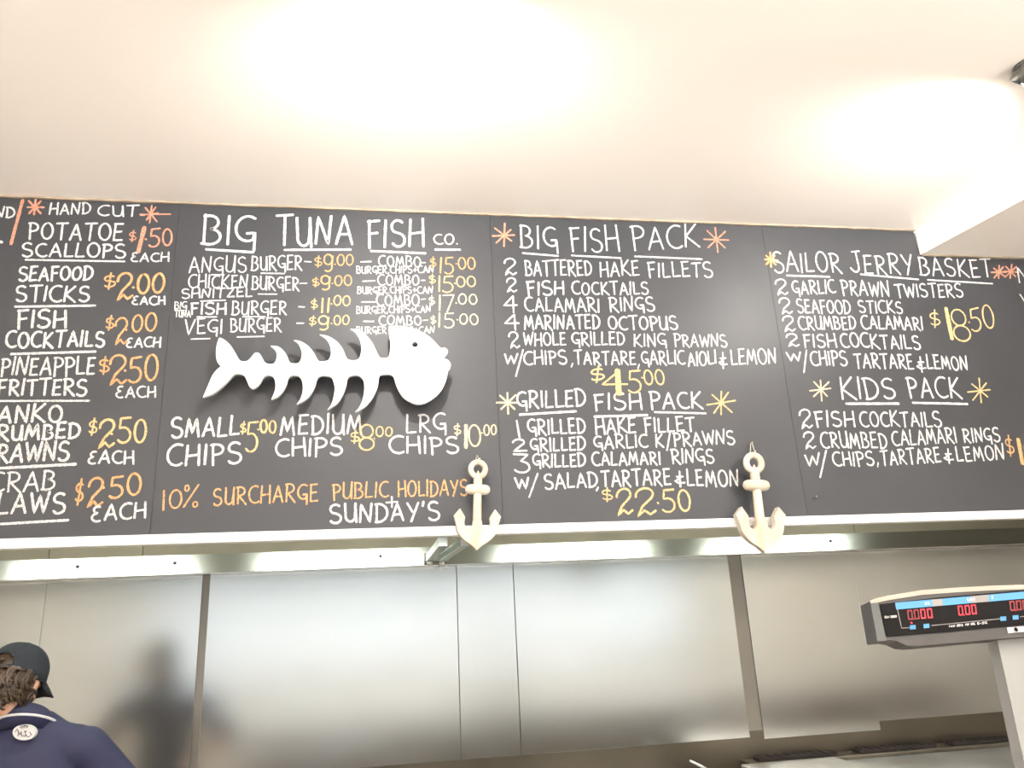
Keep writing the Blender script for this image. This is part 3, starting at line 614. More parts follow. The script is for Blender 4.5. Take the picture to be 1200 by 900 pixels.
# ------------------------------------------------------------------ fish
FP = [(130,90),(150,98),(175,120),(195,150),(207,172),(220,187),(245,187),(262,172),(275,156),(288,152),(300,160),(310,178),(322,195),(345,200),(358,195),(366,180),(368,160),(362,142),(342,124),
(370,126),(392,140),(410,165),(422,192),(440,197),(458,195),(468,180),(472,155),(465,130),(455,112),(438,100),(465,105),(495,122),(520,150),(535,178),(545,188),(565,188),(582,182),(592,160),(590,130),(578,103),(545,77),
(580,84),(615,105),(640,135),(655,170),(668,182),(690,184),(707,178),(715,160),(718,130),(712,100),(695,72),(672,54),(705,58),(738,80),(765,115),(782,150),(795,172),(815,175),(830,170),(836,150),(838,110),(833,75),(832,44),
(870,42),(905,46),(945,57),(990,80),(1020,105),(1045,132),(1062,132),(1075,142),(1074,156),(1058,176),(1075,182),(1087,197),(1086,214),(1076,230),(1072,255),(1058,292),(1035,325),(1000,352),(960,366),(925,358),(890,335),(868,300),(857,270),(850,250),(832,242),(805,244),(792,252),
(786,290),(770,330),(745,365),(715,388),(692,398),(708,380),(722,350),(730,310),(728,270),(715,252),(700,246),(680,247),(662,258),(655,290),(640,330),(615,365),(578,388),(592,370),(602,340),(608,300),(600,265),(590,252),(570,248),(550,249),(535,262),
(525,295),(505,330),(480,352),(450,366),(465,345),(475,315),(475,280),(465,255),(450,247),(430,247),(415,260),(408,285),(392,315),(372,335),(345,346),(355,325),(362,300),(362,275),(355,255),(342,247),(325,247),(310,258),(300,277),(285,295),(268,302),(255,292),(245,270),(235,250),(222,242),(195,242),
(170,265),(140,295),(105,322),(62,337),(70,320),(85,285),(100,250),(118,225),(138,208),(125,195),(118,175),(117,150),(120,120)]
tips = [i for i, p in enumerate(FP) if p in ((130,90),(342,124),(438,100),(545,77),(672,54),(832,44),(692,398),(578,388),(450,366),(345,346),(62,337),(138,208),(1058,176))]
k_ = 340 / 1200
out = catmull(FP, tips, 4)
YF = -.080
rim = [onY(220 + x * k_, 370 + y * k_, YF) for x, y in out]
eye = [onY(220 + (940 + 12.5 * math.cos(t)) * k_, 370 + (119 + 11.5 * math.sin(t)) * k_, YF) for t in [2 * math.pi * k / 16 for k in range(16)]]
fish = thing('fish_sign', 'white cut-out fish skeleton sign mounted on the burger chalkboard', 'sign', tuple(onY(385, 425, -.03)))
obj('fish_body', extrude_outline([rim, eye], V((0, .016, 0))), MAT['fish'], fish)
for px, py in ((280, 432), (400, 430), (490, 430)):
    p = onY(px, py, 0); bm = bmesh.new(); lathe(bm, [(.008, 0), (.008, .0630)], 12, Matrix.Translation(p + V((0, -.0006, 0))) @ Matrix.Rotation(R(90), 4, 'X'))
    obj('standoff', bm, MAT['nail'], fish, True)

# ------------------------------------------------------------------ anchors
def anchor(top_px, yc, s, tilt, label, loop_px):
    c = onY(*top_px, yc)
    T = Matrix.Translation(c) @ Matrix.Rotation(tilt, 4, 'Y') @ Matrix.Scale(s, 4)
    t = thing('wooden_anchor', label, 'anchor', tuple(c), 'white wooden anchors hanging on the menu')
    def P(x, y, d=0): return T @ V((x, d, -y))
    # ring, flat bottomed opening
    bm = bmesh.new()
    tube(bm, [P(8.6 * math.sin(a), 12 - 8.8 * math.cos(a)) for a in [2 * math.pi * k / 28 for k in range(28)]], 3.5 * s, 12, True)
    obj('ring', bm, MAT['anchor'], t, True)
    bm = bmesh.new()
    prof = [(.4, 13.5), (2.6, 18), (4.6, 22), (5.4, 24), (4.9, 25), (5.4, 27), (4.9, 29), (5.3, 31), (5, 33)]
    loft(bm, [[P(r * math.cos(a), y, r * .8 * math.sin(a)) for a in [2 * math.pi * k / 20 for k in range(20)]] for r, y in prof])
    obj('collar', bm, MAT['anchor'], t, True)
    bm = bmesh.new()
    hw = 14.8
    rings = []
    for u in [-1, -.97, -.9, -.75, -.4, 0, .4, .75, .9, .97, 1]:
        rr = 6.0 * (1 - abs(u) ** 5) ** .5 + .3
        rings.append([P(hw * u, 36 - rr * math.sin(a), rr * .9 * math.cos(a)) for a in [2 * math.pi * k / 18 for k in range(18)]])
    loft(bm, rings); obj('stock', bm, MAT['anchor'], t, True)
    bm = bmesh.new()
    loft(bm, [[P(r * math.cos(a), y, r * .85 * math.sin(a)) for a in [2 * math.pi * k / 20 for k in range(20)]] for r, y in ((4.6, 38), (4.9, 50), (5.0, 60), (5.2, 70), (5.6, 80), (5.2, 92))])
    obj('shank', bm, MAT['anchor'], t, True)
    half = [(5.2, 73), (6.2, 79), (9.5, 82.5), (13.2, 80.5), (15, 76), (14.2, 69), (20.5, 59), (27.5, 67.5), (24.6, 77), (22.8, 85), (19, 91), (13, 96.5), (6, 101), (0, 106.5)]
    pts = [(x, y) for x, y in half] + [(-x, y) for x, y in half[-2::-1]]
    N = len(pts); cs = {6 - 0, 7, 13, N - 1 - 6, N - 1 - 7, 5, N - 1 - 5, 0, N - 1}
    o2 = catmull(pts, cs, 4)
    dd = 4.6
    def inset(q):    # pull towards the arm's spine for a carved ridge
        return q
    bm = extrude_outline([[P(x, y, -dd) for x, y in o2]], (T.to_3x3() @ V((0, 2 * dd, 0))))
    bmesh.ops.recalc_face_normals(bm, faces=bm.faces[:])
    es = [e for e in bm.edges if len(e.link_faces) == 2 and e.calc_face_angle(0) > 1.2 and abs((e.verts[0].co - e.verts[1].co).y) < 1e-4]
    bmesh.ops.bevel(bm, geom=es, offset=1.7 * s, segments=2, affect='EDGES', clamp_overlap=True)
    obj('arms', bm, MAT['anchor'], t)
    # string loop and nail
    n = onY(*loop_px, -.004); a = P(0, 5.5, -3.6); b = P(0, 5.5, 3.6)
    bm = bmesh.new(); up_ = V((0, 0, .006))
    tube(bm, [P(-1.5, 2, -4.2), P(-2, 7, 0), P(-1, 1, 4), n + V((-.004, -.012, -.004)), n + V((0, -.014, .004)), n + V((.004, -.012, -.004)), P(1.5, 1, -2), P(1.5, -1, -4.2), P(0, 3, -4.4)], .0016, 6)
    obj('string_loop', bm, MAT['rope'], t, True)
    bm = bmesh.new(); lathe(bm, [(.0018, -.004), (.0018, .022), (.0045, .022), (.0045, .024)], 10, Matrix.Translation((n.x, 0, n.z)) @ Matrix.Rotation(R(90), 4, 'X'))
    tag(obj('nail', bm, MAT['nail'], None, True), 'small nail in the chalkboard holding the ' + ('left' if top_px[0] < 700 else 'right') + ' wooden anchor', 'nail')
anchor((560.5, 538.5), -.055, .00305, R(3.1), 'white wooden anchor hanging left, below the large chips price', (558.5, 536))
anchor((882, 530), -.060, .00358, R(2), 'white wooden anchor hanging right, tilted, beside the grilled fish pack', (879, 520))
# stray nail on the right-hand board
p = onY(953.5, 583, 0); bm = bmesh.new()
tube(bm, [p + V((0, .002, 0)), p + V((0, -.02, -.002)), p + V((.002, -.022, .004))], .002, 8)
tag(obj('bent_nail', bm, MAT['nail'], None, True), 'small bent nail low on the right-hand chalkboard', 'nail')

# ------------------------------------------------------------------ ceiling spotlights
def spotlight(px, py, label, power):
    c = onZ(px, py, ZC)
    t = thing('ceiling_spotlight', label, 'spotlight', tuple(c), 'ceiling spotlights')
    d = (V((c.x * .8 + .1, 0, 2.3)) - c).normalized()
    bm = bmesh.new(); lathe(bm, [(.05, 0), (.05, -.012), (.02, -.018)], 28, Matrix.Translation(c)); obj('ceiling_plate', bm, MAT['fixture'], t, True)
    q = c + V((0, 0, -.045))
    Rm = Matrix.Translation(q) @ (-d).to_track_quat('Z', 'Y').to_matrix().to_4x4()
    bm = bmesh.new(); prof = [(.022, .055), (.045, .045), (.055, .02), (.060, -.03), (.056, -.03), (.050, .01), (.03, .03)]
    lathe(bm, prof, 32, Rm); obj('shade', bm, MAT['fixture'], t, True)
    bm = bmesh.new(); ell(bm, Rm @ V((0, 0, -.012)), (.036, .036, .022), Rm.to_3x3().to_4x4()); obj('bulb', bm, MAT['bulb'], t, True)
    l = lamp('spot_beam', 'SPOT', Rm @ V((0, 0, -.06)), power, (1.0, .94, .87), t, spot_size=R(172), spot_blend=.55, shadow_soft_size=.045)
    aim(l, d)
spotlight(1208, 76, 'brushed metal ceiling spotlight cut by the right edge above the bulkhead', P_SPOT * .62)
spotlight(486, -62, 'ceiling spotlight above the burger chalkboard', P_SPOT)
# unseen fill lamps added to brighten the ceiling: hanging metal bowls behind the camera
GW = ['near left', 'near middle', 'near right', 'far left', 'far middle', 'far right']
for i, (x, y) in enumerate(((-2.3, -3.6), (.3, -3.9), (2.9, -3.5), (-1.2, -6.2), (1.6, -6.2), (4.0, -6.0))):
    t = thing('fill_uplighter', 'unseen fill lamp in a metal bowl, added over the shop floor to brighten the ceiling, ' + GW[i], 'lamp', (x, y, ZC), 'added fill lamps over the shop floor')
    bm = bmesh.new(); tube(bm, [(x, y, ZC), (x, y, 2.36)], .004, 8); obj('cord', bm, MAT['black'], t, True)
    bm = bmesh.new(); lathe(bm, [(.05, 0), (.05, -.02), (.01, -.03)], 20, Matrix.Translation((x, y, ZC))); obj('ceiling_rose', bm, MAT['trim'], t, True)
    bm = bmesh.new(); lathe(bm, [(.01, -.09), (.1, -.07), (.17, -.02), (.2, .04), (.19, .04), (.16, -.015), (.09, -.06), (.01, -.08)], 28, Matrix.Translation((x, y, 2.36))); obj('bowl', bm, MAT['canopy'], t, True)
    l = lamp('bowl_fill_light', 'AREA', (x, y, 2.395), P_FILL, (1, .95, .89), t, shape='DISK', size=.34); l.rotation_euler = (math.pi, 0, 0)

# ------------------------------------------------------------------ kitchen bench and flue range, bottom right
zb_ = .93
# riser box with flue slots
def zx(px, py, y): return onY(px, py, y)
fl = thing('flue_riser', 'low steel flue riser with dark slots along the foot of the steel wall', 'cooker riser', (2.0, 1.1, 0))
yr0, yr1 = 1.12, YW - .001
zt = onY(990, 886, yr0).z
x0 = onY(880, 890, yr0).x; x1 = 3.6
obj('riser_body', box((x0, yr0, 0), (x1, yr1, zt), .003), MAT['riser'], fl)
for (a, b) in (((886, 888), (978, 881)), ((1003, 881), (1092, 873)), ((1112, 873), (1182, 866))):
    pa = onZ(a[0], a[1], zt + .001); pb = onZ(b[0], b[1], zt + .001)
    yc = max(min((pa.y + pb.y) / 2, yr1 - .07), yr0 + .045)
    xa = onY(a[0], a[1], yc).x; xb = onY(b[0], b[1], yc).x
    bm = box((xa, yc - .035, zt - .0), (xb, yc + .035, zt + .016), .002)
    obj('flue_slot', bm, MAT['slot'], fl)  # dark brown blocks fill the flue slots
    bm = bmesh.new()
    for k in range(9):
        x = xa + (xb - xa) * (k + .5) / 9; bx(bm, (x - .004, yc - .036, zt + .0162), (x + .004, yc + .036, zt + .020))
    obj('slot_grille', bm, MAT['slot'], fl)['kind'] = 'stuff'
ben = thing('steel_bench', 'steel bench top just showing along the bottom right edge', 'bench', (1.9, .6, 0))
yb0, yb1 = .45, 1.08
q0 = onY(1010, 889, yb1).z
bxl = onY(905, 898, yb1).x
obj('bench_top', box((onY(955, 896, yb1).x, yb0, q0 - .04), (3.4, yb1, q0), .004), MAT['bench'], ben)
q1 = onY(900, 893, yb1).z
obj('side_shelf', box((onY(868, 897, yb1).x, yb0 + .1, q1 - .03), (onY(985, 891, yb1).x - .03, yb1 - .0, q1), .006), MAT['bench'], ben)
for x in (1.75, 3.3):
    for y in (yb0 + .05, yb1 - .08):
        bm = bmesh.new(); tube(bm, [(x, y, 0), (x, y, q0 - .038)], .02, 12); obj('leg', bm, MAT['bench'], ben, True)
bas = thing('fry_basket', 'steel frying basket handle poking up at the bottom edge left of the bench', 'basket', tuple(onY(818, 905, .9)))
h0 = onY(812, 893, .9); h1 = onY(835, 905, .9)
bm = bmesh.new(); tube(bm, [h0, h0 + (h1 - h0) * .5 + V((0, 0, .002)), h1, h1 + V((.03, 0, -.1))], .005, 8); tube(bm, [h0 + V((.0, .03, 0)), h1 + V((.0, .03, 0)), h1 + V((.03, .03, -.1))], .005, 8)
tube(bm, [h0, h0 + V((-.006, .015, .002)), h0 + V((0, .03, 0))], .005, 8)
obj('handle', bm, MAT['bench'], bas, True)
hb = h1 + V((.03, .015, -.1))
obj('basket_body', box((hb.x - .06, hb.y - .1, hb.z - .12), (hb.x + .08, hb.y + .1, hb.z), .01), MAT['lower'], bas)
fr_ = thing('deep_fryer', 'steel deep fryer below the frying basket', 'fryer', (1.3, .9, 0))
obj('cabinet', box((.9, .62, 0), (1.68, 1.1, hb.z - .121), .006), MAT['bench'], fr_)
obj('door', box((.95, .605, .12), (1.63, .619, .7), .004), MAT['bench'], fr_)

# service counter (the scale stands on it)
cn = thing('service_counter', 'timber fronted service counter between shop and kitchen', 'counter', (1, -1.1, 0))
obj('counter_front', box((-1.0, -1.45, 0), (4.6, -.85, .98)), MAT['laminate'], cn)
obj('counter_top', box((-1.05, -1.5, .98), (4.65, -.8, 1.02), .004), MAT['bench'], cn)

# ------------------------------------------------------------------ weighing scale display
DX = w_of(V((1, -.087, 0.0))).normalized()
fc = w_of(V((0, 0, -1))); 
DU = (V((0, 0, 1)) - DX * DX.z); DU = (DU - 0 * fc).normalized()
DN = DX.cross(DU).normalized()            # faces the customer
if DN.dot(CAM - (CAM + ray(1130, 725))) < 0: DN = -DN
# lean back a little
DU = (DU - DN * .16).normalized(); DN = (DN + V((0, 0, .16))).normalized(); DN = (DN - DU * DN.dot(DU)).normalized()
DO = CAM + ray(1130, 725).normalized() * 1.42
def D(px, py, lift=0.0): return onP(px, py, DO + DN * lift, DN)
sc = thing('weighing_scale', 'retail weighing scale with red digit display on a grey post at right', 'scale', (D(1225, 800).x, D(1225, 800).y, 1.02))
o_ = [(1020,704.5),(1028,701.5),(1042,698.5),(1080,692.5),(1120,689.5),(1160,687.3),(1200,686),(1235,686),(1268,688),(1285,692),(1293,735),(1290,741),(1200,746),(1150,750.5),(1100,755),(1072,757.5),(1062,756.5),(1051,751.5),(1042,750),(1028.5,751.5)]
bm = extrude_outline([[D(*p) for p in o_]], -DN * .042)
obj('display_housing', bm, MAT['casing'], sc)
bm = bmesh.new()
tp = o_[:10]
loft(bm, [[D(x, y - 0, .0015), D(x, y + 4.6 - (2.2 if i == 0 else 0), .0015), D(x, y + 4.6 - (2.2 if i == 0 else 0), -.004), D(x, y - .8, -.004) - DN * .039 , D(x, y - .8, .0005)] for i, (x, y) in enumerate(tp)])
obj('top_edge', bm, MAT['casetop'], sc)
bm = extrude_outline([[D(*p, .0022) for p in ((1031, 708), (1100, 700), (1200, 691.5), (1275, 689), (1281, 725), (1200, 732.5), (1120, 739.5), (1039.5, 746))]], -DN * .004)
obj('display_window', bm, MAT['black'], sc)
bm = extrude_outline([[D(*p, .001) for p in ((1020, 704.5), (1028, 702), (1039, 750.5), (1028.5, 751.5))]], -DN * .004)
obj('end_cap', bm, mat('grey_end_cap', (.07, .073, .073), .5), sc)
def quad(name, pts, M, lift=.0030, lab=None):
    bm = bmesh.new(); bm.faces.new([bm.verts.new(D(*p, lift)) for p in pts]); o = obj(name, bm, M, sc)
    if lab: o['label'] = lab
def by(x): return 706.3 - (x - 1049) * .086     # top line of the blue strip
for a, b, M in ((1049, 1092, 'blue'), (1092, 1104, 'greyprint'), (1104, 1137, 'blue'), (1137, 1158, 'greyprint'), (1158, 1272, 'blue')):
    quad('header_strip', [(a, by(a)), (b, by(b)), (b + 1.3, by(b) + 8), (a + 1.3, by(a) + 8)], MAT[M], lab='blue printed strip' if M == 'blue' else 'grey printed strip')
SEG = {'0': 'abcdef', '.': ''}
def seg7(x, y, w, h, M, dot=False, nm='digit'):
    st = [[(x, y - h), (x + w, y - h - .086 * w)], [(x + w, y - h), (x + w + .6, y - h / 2 - .5)], [(x + w + .6, y - h / 2 + .5), (x + w + 1.2, y)], [(x + 1.4, y), (x + w + 1.2, y - .086 * w)], [(x, y - h), (x + .7, y - h / 2 - .5)], [(x + .7, y - h / 2 + .5), (x + 1.4, y)]]
    if dot: st.append([(x + w + 2.2, y), (x + w + 2.8, y)])
    ribbon_mesh([(s, 1.35) for s in st], M, sc, nm, lambda a, b: D(a, b), DN, random.Random(3), 1.9, px=.00157, step=20, lift=.0032)
dg = [(1062.5, 0, 1), (1070, 0, 0), (1077.5, 1, 0), (1085.5, 1, 0), (1121.5, 1, 1), (1129.5, 1, 0), (1137, 1, 0), (1182, 0, 1), (1189.5, 0, 0), (1197, 0, 0)]
for x, on, dt in dg:
    y = 726.3 - (x - 1062) * .088
    if x > 1100: y -= .0
    seg7(x, y, 4.6, 10, MAT['led' if on else 'leddim'], dt)
ribbon_mesh([([(1066.5, 730.3), (1067.6, 730.3)], 1.8)], MAT['led'], sc, 'indicator_light', lambda a, b: D(a, b), DN, random.Random(3), 1.9, px=.00157, lift=.0032)
for x, y in ((1069.5, 735), (1085.5, 733.5), (1175.5, 725), (1190, 723.5)):
    quad('key_label', [(x - 3.4, y - 2.2), (x + 3.4, y - 2.7), (x + 3.8, y + 2.2), (x - 3, y + 2.7)], MAT['blue'], .0031)
rb = lambda st, nm, w=.5, M='white': ribbon_mesh([(s, w) for s in st], MAT[M], sc, nm, lambda a, b: D(a, b), DN, random.Random(5), w, px=.00157, step=5, lift=.0034)
rb([[(1050.5, 714), (1055.5, 736.5), (1065, 736)], [(1090.5, 733.5), (1171.5, 725.5)], [(1194, 723.2), (1270, 716.5)]], 'printed_line', .7, 'greyprint')
rb([q for wd_ in (('KG', 1083, 709.5, 1088, 709, 3), ('$/KG', 1132, 705, 1141, 704.3, 3), ('$', 1160.5, 702.5, 1162.3, 702.3, 3.6), ('ON', 1035.8, 725, 1041, 724.6, 2.2), ('ZERO', 1042.5, 724.5, 1049.5, 723.8, 2.2),
    ('MAX 15KG', 1111, 735.5, 1127, 734, 2.2), ('MIN 40G', 1130, 733.5, 1141, 732.5, 2.2), ('E=5G', 1144, 732.3, 1155, 731.2, 2.2)) for q in word_strokes(wd_[0].replace('=', '-'), *wd_[1:], random.Random(2))], 'printed_lettering', .5).__setitem__('kind', 'stuff')
quad('maker_label', [(1180, 735.5), (1215, 732.5), (1216, 739), (1181.5, 742)], MAT['white'], .0015, 'white maker label')
ribbon_mesh([([(1189, 737), (1189.6, 739)], 3.4)], MAT['black'], sc, 'label_mark', lambda a, b: D(a, b), DN, random.Random(5), 1, px=.00157, lift=.003)
# post, two faces
pp = [D(1178, 752), D(1240, 746)]
Yd = V((-DN.x, -DN.y, 0)).normalized(); Xd = V((DX.x, DX.y, 0)).normalized()
a0 = D(1178, 753) - DN * .02; wpo = .065
def rectat(z, w=wpo, dp=.028): 
    c = V((a0.x, a0.y, z)); return [c, c + Xd * w, c + Xd * w + Yd * dp, c + Yd * dp]
bm = bmesh.new(); loft(bm, [rectat(1.12), rectat(a0.z + .012)]); obj('post', bm, MAT['post'], sc)
bc = V((a0.x, a0.y, 0)) + Xd * .03 - Yd * .08
bm = bmesh.new(); loft(bm, [[V((bc.x, bc.y, z)) + Xd * sx * .17 * k + Yd * sy * .15 * k for sx, sy in ((-1, -1), (1, -1), (1, 1), (-1, 1))] for z, k in ((1.03, .96), (1.05, 1), (1.10, 1), (1.12, .95))]); obj('base', bm, MAT['casing'], sc)
bm = bmesh.new(); loft(bm, [[V((bc.x, bc.y, z)) - Yd * .02 + Xd * sx * .16 + Yd * sy * .12 for sx, sy in ((-1, -1), (1, -1), (1, 1), (-1, 1))] for z in (1.1205, 1.128)]); obj('weighing_plate', bm, MAT['bench'], sc)
for sx, sy in ((-1, -1), (1, -1), (1, 1), (-1, 1)):
    q = V((bc.x, bc.y, 0)) + Xd * sx * .13 + Yd * sy * .11
    bm = bmesh.new(); tube(bm, [V((q.x, q.y, 1.0205)), V((q.x, q.y, 1.031))], .014, 12); obj('foot', bm, MAT['black'], sc)

# ------------------------------------------------------------------ person
PY = .30
hc = onY(19, 799, PY)                      # head centre
sp = onY(28, 872, PY)                      # spine at shoulder-blade height
cx_ = sp.x
person = thing('person', 'person in navy polo shirt and charcoal cap seen from behind, head bent, at lower left', 'person', (cx_, PY, 0))
def W(x, y, z): return V((cx_ + x, PY + y, z))
SH = 1.325                                  # shoulder joint height
hipz = .93
arms_r = [W(.195, .02, SH - .02), W(.355, .13, 1.09), W(.30, .36, 1.07), W(.27, .42, 1.06)]
arms_l = [W(-.195, .01, SH), W(-.33, .14, 1.11), W(-.20, .36, 1.07), W(-.17, .42, 1.06)]
hd = Matrix.Translation(hc) @ Matrix.Rotation(R(-17), 4, 'Z') @ Matrix.Rotation(R(-20), 4, 'X')   # +Y is the face
def H(x, y, z): return hd @ V((x, y, z))
bm = bmesh.new()
ell(bm, H(0, -.012, .02), (.076, .092, .085), hd.to_3x3().to_4x4()); ell(bm, H(0, .018, -.035), (.058, .07, .072), hd.to_3x3().to_4x4())
tcap(bm, H(0, .045, -.075), H(0, .065, -.095), .035, .025)         # chin
tcap(bm, H(0, .085, .0), H(0, .104, -.028), .009, .013)             # nose
for s in (-1, 1):
    ell(bm, H(s * .03, .078, .008), (.013, .01, .009), hd.to_3x3().to_4x4(), 10)
    ell(bm, H(s * .079, .0, -.01), (.009, .017, .030), hd.to_3x3().to_4x4(), 12)
tcap(bm, H(-.022, .083, -.058), H(.022, .083, -.058), .008, .008)
nk = W(0, .015, SH + .065)
tcap(bm, nk + V((0, 0, -.03)), H(0, -.02, -.05), .058, .054)
ell(bm, W(0, .03, 1.24), (.16, .105, .20)); ell(bm, W(0, .03, 1.02), (.145, .10, .16))
tcap(bm, W(-.14, .02, SH - .03), W(.14, .02, SH - .03), .052, .052)
for ar in (arms_r, arms_l):
    tcap(bm, ar[0] + V((0, 0, -.01)), ar[1], .048, .042); tcap(bm, ar[1], ar[2], .042, .028); tcap(bm, ar[2], ar[3], .028, .026)
    f0 = ar[3]; d = (ar[3] - ar[2]).normalized(); side = d.cross(V((0, 0, 1))).normalized(); s = 1 if ar is arms_l else -1
    tcap(bm, f0, f0 + d * .05, .026, .030)
    for k, (ln, sp_) in enumerate(((.068, .026), (.078, .009), (.072, -.009), (.056, -.026))):
        b0 = f0 + d * .07 + side * s * sp_; b1 = b0 + d * ln * .5 + V((0, 0, -.004)); b2 = b1 + d * ln * .3 + V((0, 0, -.02)); 
        tcap(bm, b0, b1, .0088, .008, 8); tcap(bm, b1, b2, .008, .0068, 8)
    tb = f0 + d * .015 + side * s * .024; t1 = tb + d * .035 + side * s * .028; tcap(bm, tb, t1, .012, .0095, 8); tcap(bm, t1, t1 + d * .028 + side * s * .004, .0095, .008, 8)
for s in (-1, 1):
    tcap(bm, W(s * .085, .03, hipz), W(s * .10, .045, .50), .082, .055); tcap(bm, W(s * .10, .045, .50), W(s * .11, .02, .10), .052, .034)
    tcap(bm, W(s * .11, .0, .05), W(s * .13, .16, .04), .035, .028)
body = obj('body', bm, MAT['skin'], person, True); remesh(body, .0065, 4)
# polo shirt
bm = bmesh.new()
ell(bm, W(0, .025, 1.24), (.185, .125, .20)); ell(bm, W(0, .03, 1.02), (.17, .125, .17)); tcap(bm, W(0, .03, 1.0), W(0, .03, .86), .13, .15)
tcap(bm, W(-.15, .02, SH - .012), W(.15, .02, SH - .012), .070, .070)
tcap(bm, W(0, .0, SH + .01), W(0, .008, SH + .040), .096, .080)
for s in (-1, 1):
    tcap(bm, W(s * .05, .01, SH + .030), W(s * .18, .015, SH - .022), .060, .064)   # sloping shoulders
for ar in (arms_r, arms_l):
    e = ar[0] + (ar[1] - ar[0]) * .93
    tcap(bm, ar[0], e, .068, .064)
sh = obj('polo_shirt', bm, MAT['shirt'], person, True); remesh(sh, .008, 5)
# collar with a white stripe
def ring_pts(r1, r2, z, back, n=36, tilt=.0):
    return [W(r1 * math.sin(a), .012 - r2 * math.cos(a), z + tilt * math.cos(a)) for a in [2 * math.pi * k / n for k in range(n)]]
bm = bmesh.new()
TL = .042
Rg = [ring_pts(.064, .066, SH + .092, 0, tilt=TL), ring_pts(.069, .072, SH + .100, 0, tilt=TL), ring_pts(.080, .084, SH + .085, 0, tilt=TL), ring_pts(.095, .096, SH + .058, 0, tilt=TL), ring_pts(.090, .091, SH + .054, 0, tilt=TL), ring_pts(.094, .092, SH + .034, 0, tilt=.03), ring_pts(.064, .066, SH + .034, 0, tilt=TL)]
Rg.append(Rg[0]); loft(bm, Rg, cap=False); bmesh.ops.remove_doubles(bm, verts=bm.verts[:], dist=1e-6)
obj('collar', bm, MAT['shirt'], person, True)
bm = bmesh.new(); tube(bm, ring_pts(.0945, .0955, SH + .063, 0, tilt=TL), .0045, 8, True)
o = obj('collar_stripe', bm, MAT['white'], person, True); o['label'] = 'white stripe on the collar'
# back badge: white rounded oval with a small drawn mark, following the back
LC = (28, 858.5)
def bk(px, py):
    return onY(px, py, PY - .113)
bm = bmesh.new(); ptsb = [(LC[0] + 13.3 * math.copysign(abs(math.cos(t)) ** .9, math.cos(t)), LC[1] + 9 * math.sin(t) * (1 if math.sin(t) > 0 else 1)) for t in [2 * math.pi * k / 32 for k in range(32)]]
bd = extrude_outline([[bk(*p) for p in ptsb]], V((0, .02, 0)))
o = obj('back_badge', bd, MAT['white'], person); o['label'] = 'white oval badge with dark lettering'
MS = word_strokes('MJ', 21, 863, 31, 863, 6, random.Random(1)) + [[(18, 858), (20, 854), (22, 858)], [(30, 861), (33, 864), (37, 861), (35, 858)]] + word_strokes('CITY', 24, 853, 33, 853, 2.6, random.Random(4))
ribbon_mesh([(s, .7) for s in MS], MAT['cap'], person, 'badge_lettering', bk, NB, random.Random(9), .7, px=.0034, step=2)
# trousers, shoes
bm = bmesh.new(); ell(bm, W(0, .03, .92), (.165, .125, .11))
for s in (-1, 1): tcap(bm, W(s * .085, .03, .9), W(s * .10, .045, .50), .095, .070); tcap(bm, W(s * .10, .045, .50), W(s * .11, .02, .12), .068, .060)
o = obj('trousers', bm, MAT['trouser'], person, True); remesh(o, .01, 4)
for s in (-1, 1):
    bm = bmesh.new(); tcap(bm, W(s * .11, -.02, .050), W(s * .13, .19, .045), .047, .042); o = obj('shoe', bm, MAT['shoe'], person, True)
# cap
bm = bmesh.new()
nU, nV = 36, 12
rows_ = []
for j in range(nV + 1):
    ph = R(90) * (1 - j / nV) ; row = []
    for i in range(nU):
        th = 2 * math.pi * i / nU
        z = .098 * math.sin(ph) + .028; r = max(math.cos(ph), .02) ** .8
        x = .091 * r * math.cos(th); y = -.010 + .107 * r * math.sin(th)
        if j >= nV - 1: z -= .028 * (j - nV + 2) * .5 + 0
        row.append(H(x, y, z))
    rows_.append(row)
vs = [[bm.verts.new(p) for p in r] for r in rows_]
bm.faces.new(vs[0])
hole = set()
for j in range(nV):
    for i in range(nU):
        th = 360 * (i + .5) / nU
        da = abs((th - 270 + 180) % 360 - 180)
        if da < 26 and j >= 9 and j < nV - 1 and (da / 26) ** 2 + ((nV - 1 - j) / 3.2) ** 2 < 1.15: continue
        bm.faces.new((vs[j][i], vs[j][(i + 1) % nU], vs[j + 1][(i + 1) % nU], vs[j + 1][i]))
cp = obj('cap', bm, MAT['cap'], person, True)
so = cp.modifiers.new('thick', 'SOLIDIFY'); so.thickness = .003
bm = bmesh.new(); top = []; bot = []
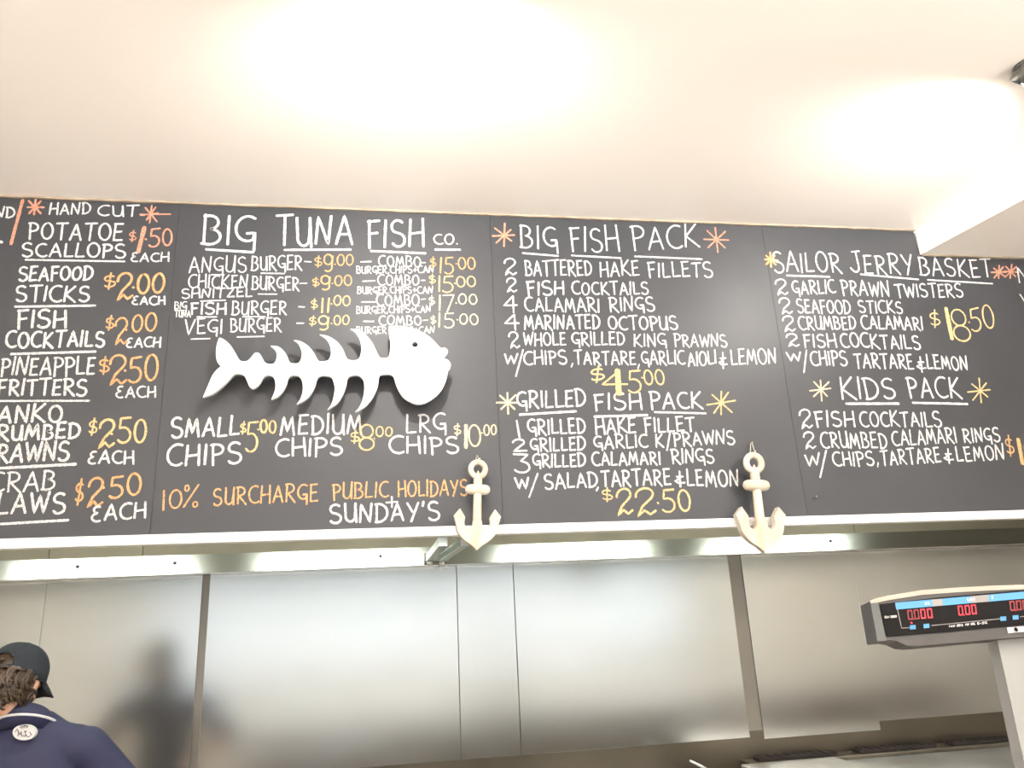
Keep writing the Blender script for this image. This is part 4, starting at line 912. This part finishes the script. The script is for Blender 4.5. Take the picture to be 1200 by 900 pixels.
for k in range(17):
    a = R(-62 + 124 * k / 16)
    ri = V((.088 * math.sin(a), -.01 + .104 * math.cos(a), .018)); kk = abs(k - 8) / 8; ro = V((.090 * math.sin(a) * (1 - .1 * kk ** 4), .036 + .130 * (1 - kk ** 3.2), -.004 - .030 * kk ** 1.6 * (1 - kk ** 6)))
    top.append((H(*ri), H(*(ri * .5 + ro * .5 + V((0, 0, .004)))), H(*ro)))
vs = [[bm.verts.new(p) for p in t] for t in top]
for a, b in zip(vs[:-1], vs[1:]):
    for q in (0, 1): bm.faces.new((a[q], b[q], b[q + 1], a[q + 1]))
pk = obj('cap_peak', bm, MAT['cap'], person, True); so = pk.modifiers.new('thick', 'SOLIDIFY'); so.thickness = .004
bm = bmesh.new(); ell(bm, H(0, -.01, .128), (.008, .008, .005)); obj('cap_button', bm, MAT['cap'], person, True)
# hair: base volume and many curls
bm = bmesh.new(); rh = random.Random(5)
ell(bm, H(0, -.022, -.012), (.086, .088, .078), hd.to_3x3().to_4x4()); ell(bm, H(0, -.030, .03), (.074, .084, .072), hd.to_3x3().to_4x4())
curls = 0
while curls < 300:
    a = R(rh.uniform(130, 410)); a_deg = math.degrees(a)
    z = rh.uniform(-.092, .022)
    face = math.sin(a)                      # +1 = face side
    if face > .3: continue
    if face > -.18 and z > -.05 and math.cos(a) > 0: continue
    taper = 1 - .28 * max(0, (-.02 - z) / .07)
    c = V((.090 * math.cos(a) * taper, -.018 + .098 * math.sin(a) * taper, z))
    if z < -.07 and abs(c.x) > .05: continue
    if z > .008 and not (a_deg % 360 > 245 and a_deg % 360 < 295): continue
    rr = rh.uniform(.009, .016); ph = rh.uniform(0, 6.3); nrm = V((math.cos(a), math.sin(a), 0)); tg = V((-math.sin(a), math.cos(a), 0))
    P_ = []
    turns = rh.uniform(.8, 1.5); tl = rh.uniform(-.6, .6)
    for k in range(9):
        t = k / 8; an = ph + turns * 6.283 * t
        P_.append(H(*(c + tg * (rr * math.cos(an) + tl * .02 * t) + V((0, 0, 1)) * (rr * math.sin(an) - .028 * t + .012) + nrm * (.005 * math.sin(an * .7 + 1) + .003))))
    tube(bm, P_, [.0062 * (.5 + math.sin(3.14 * (k + .8) / 9.6) * .6) for k in range(9)], 5)
    curls += 1
hr = obj('hair', bm, MAT['hair'], person, True)
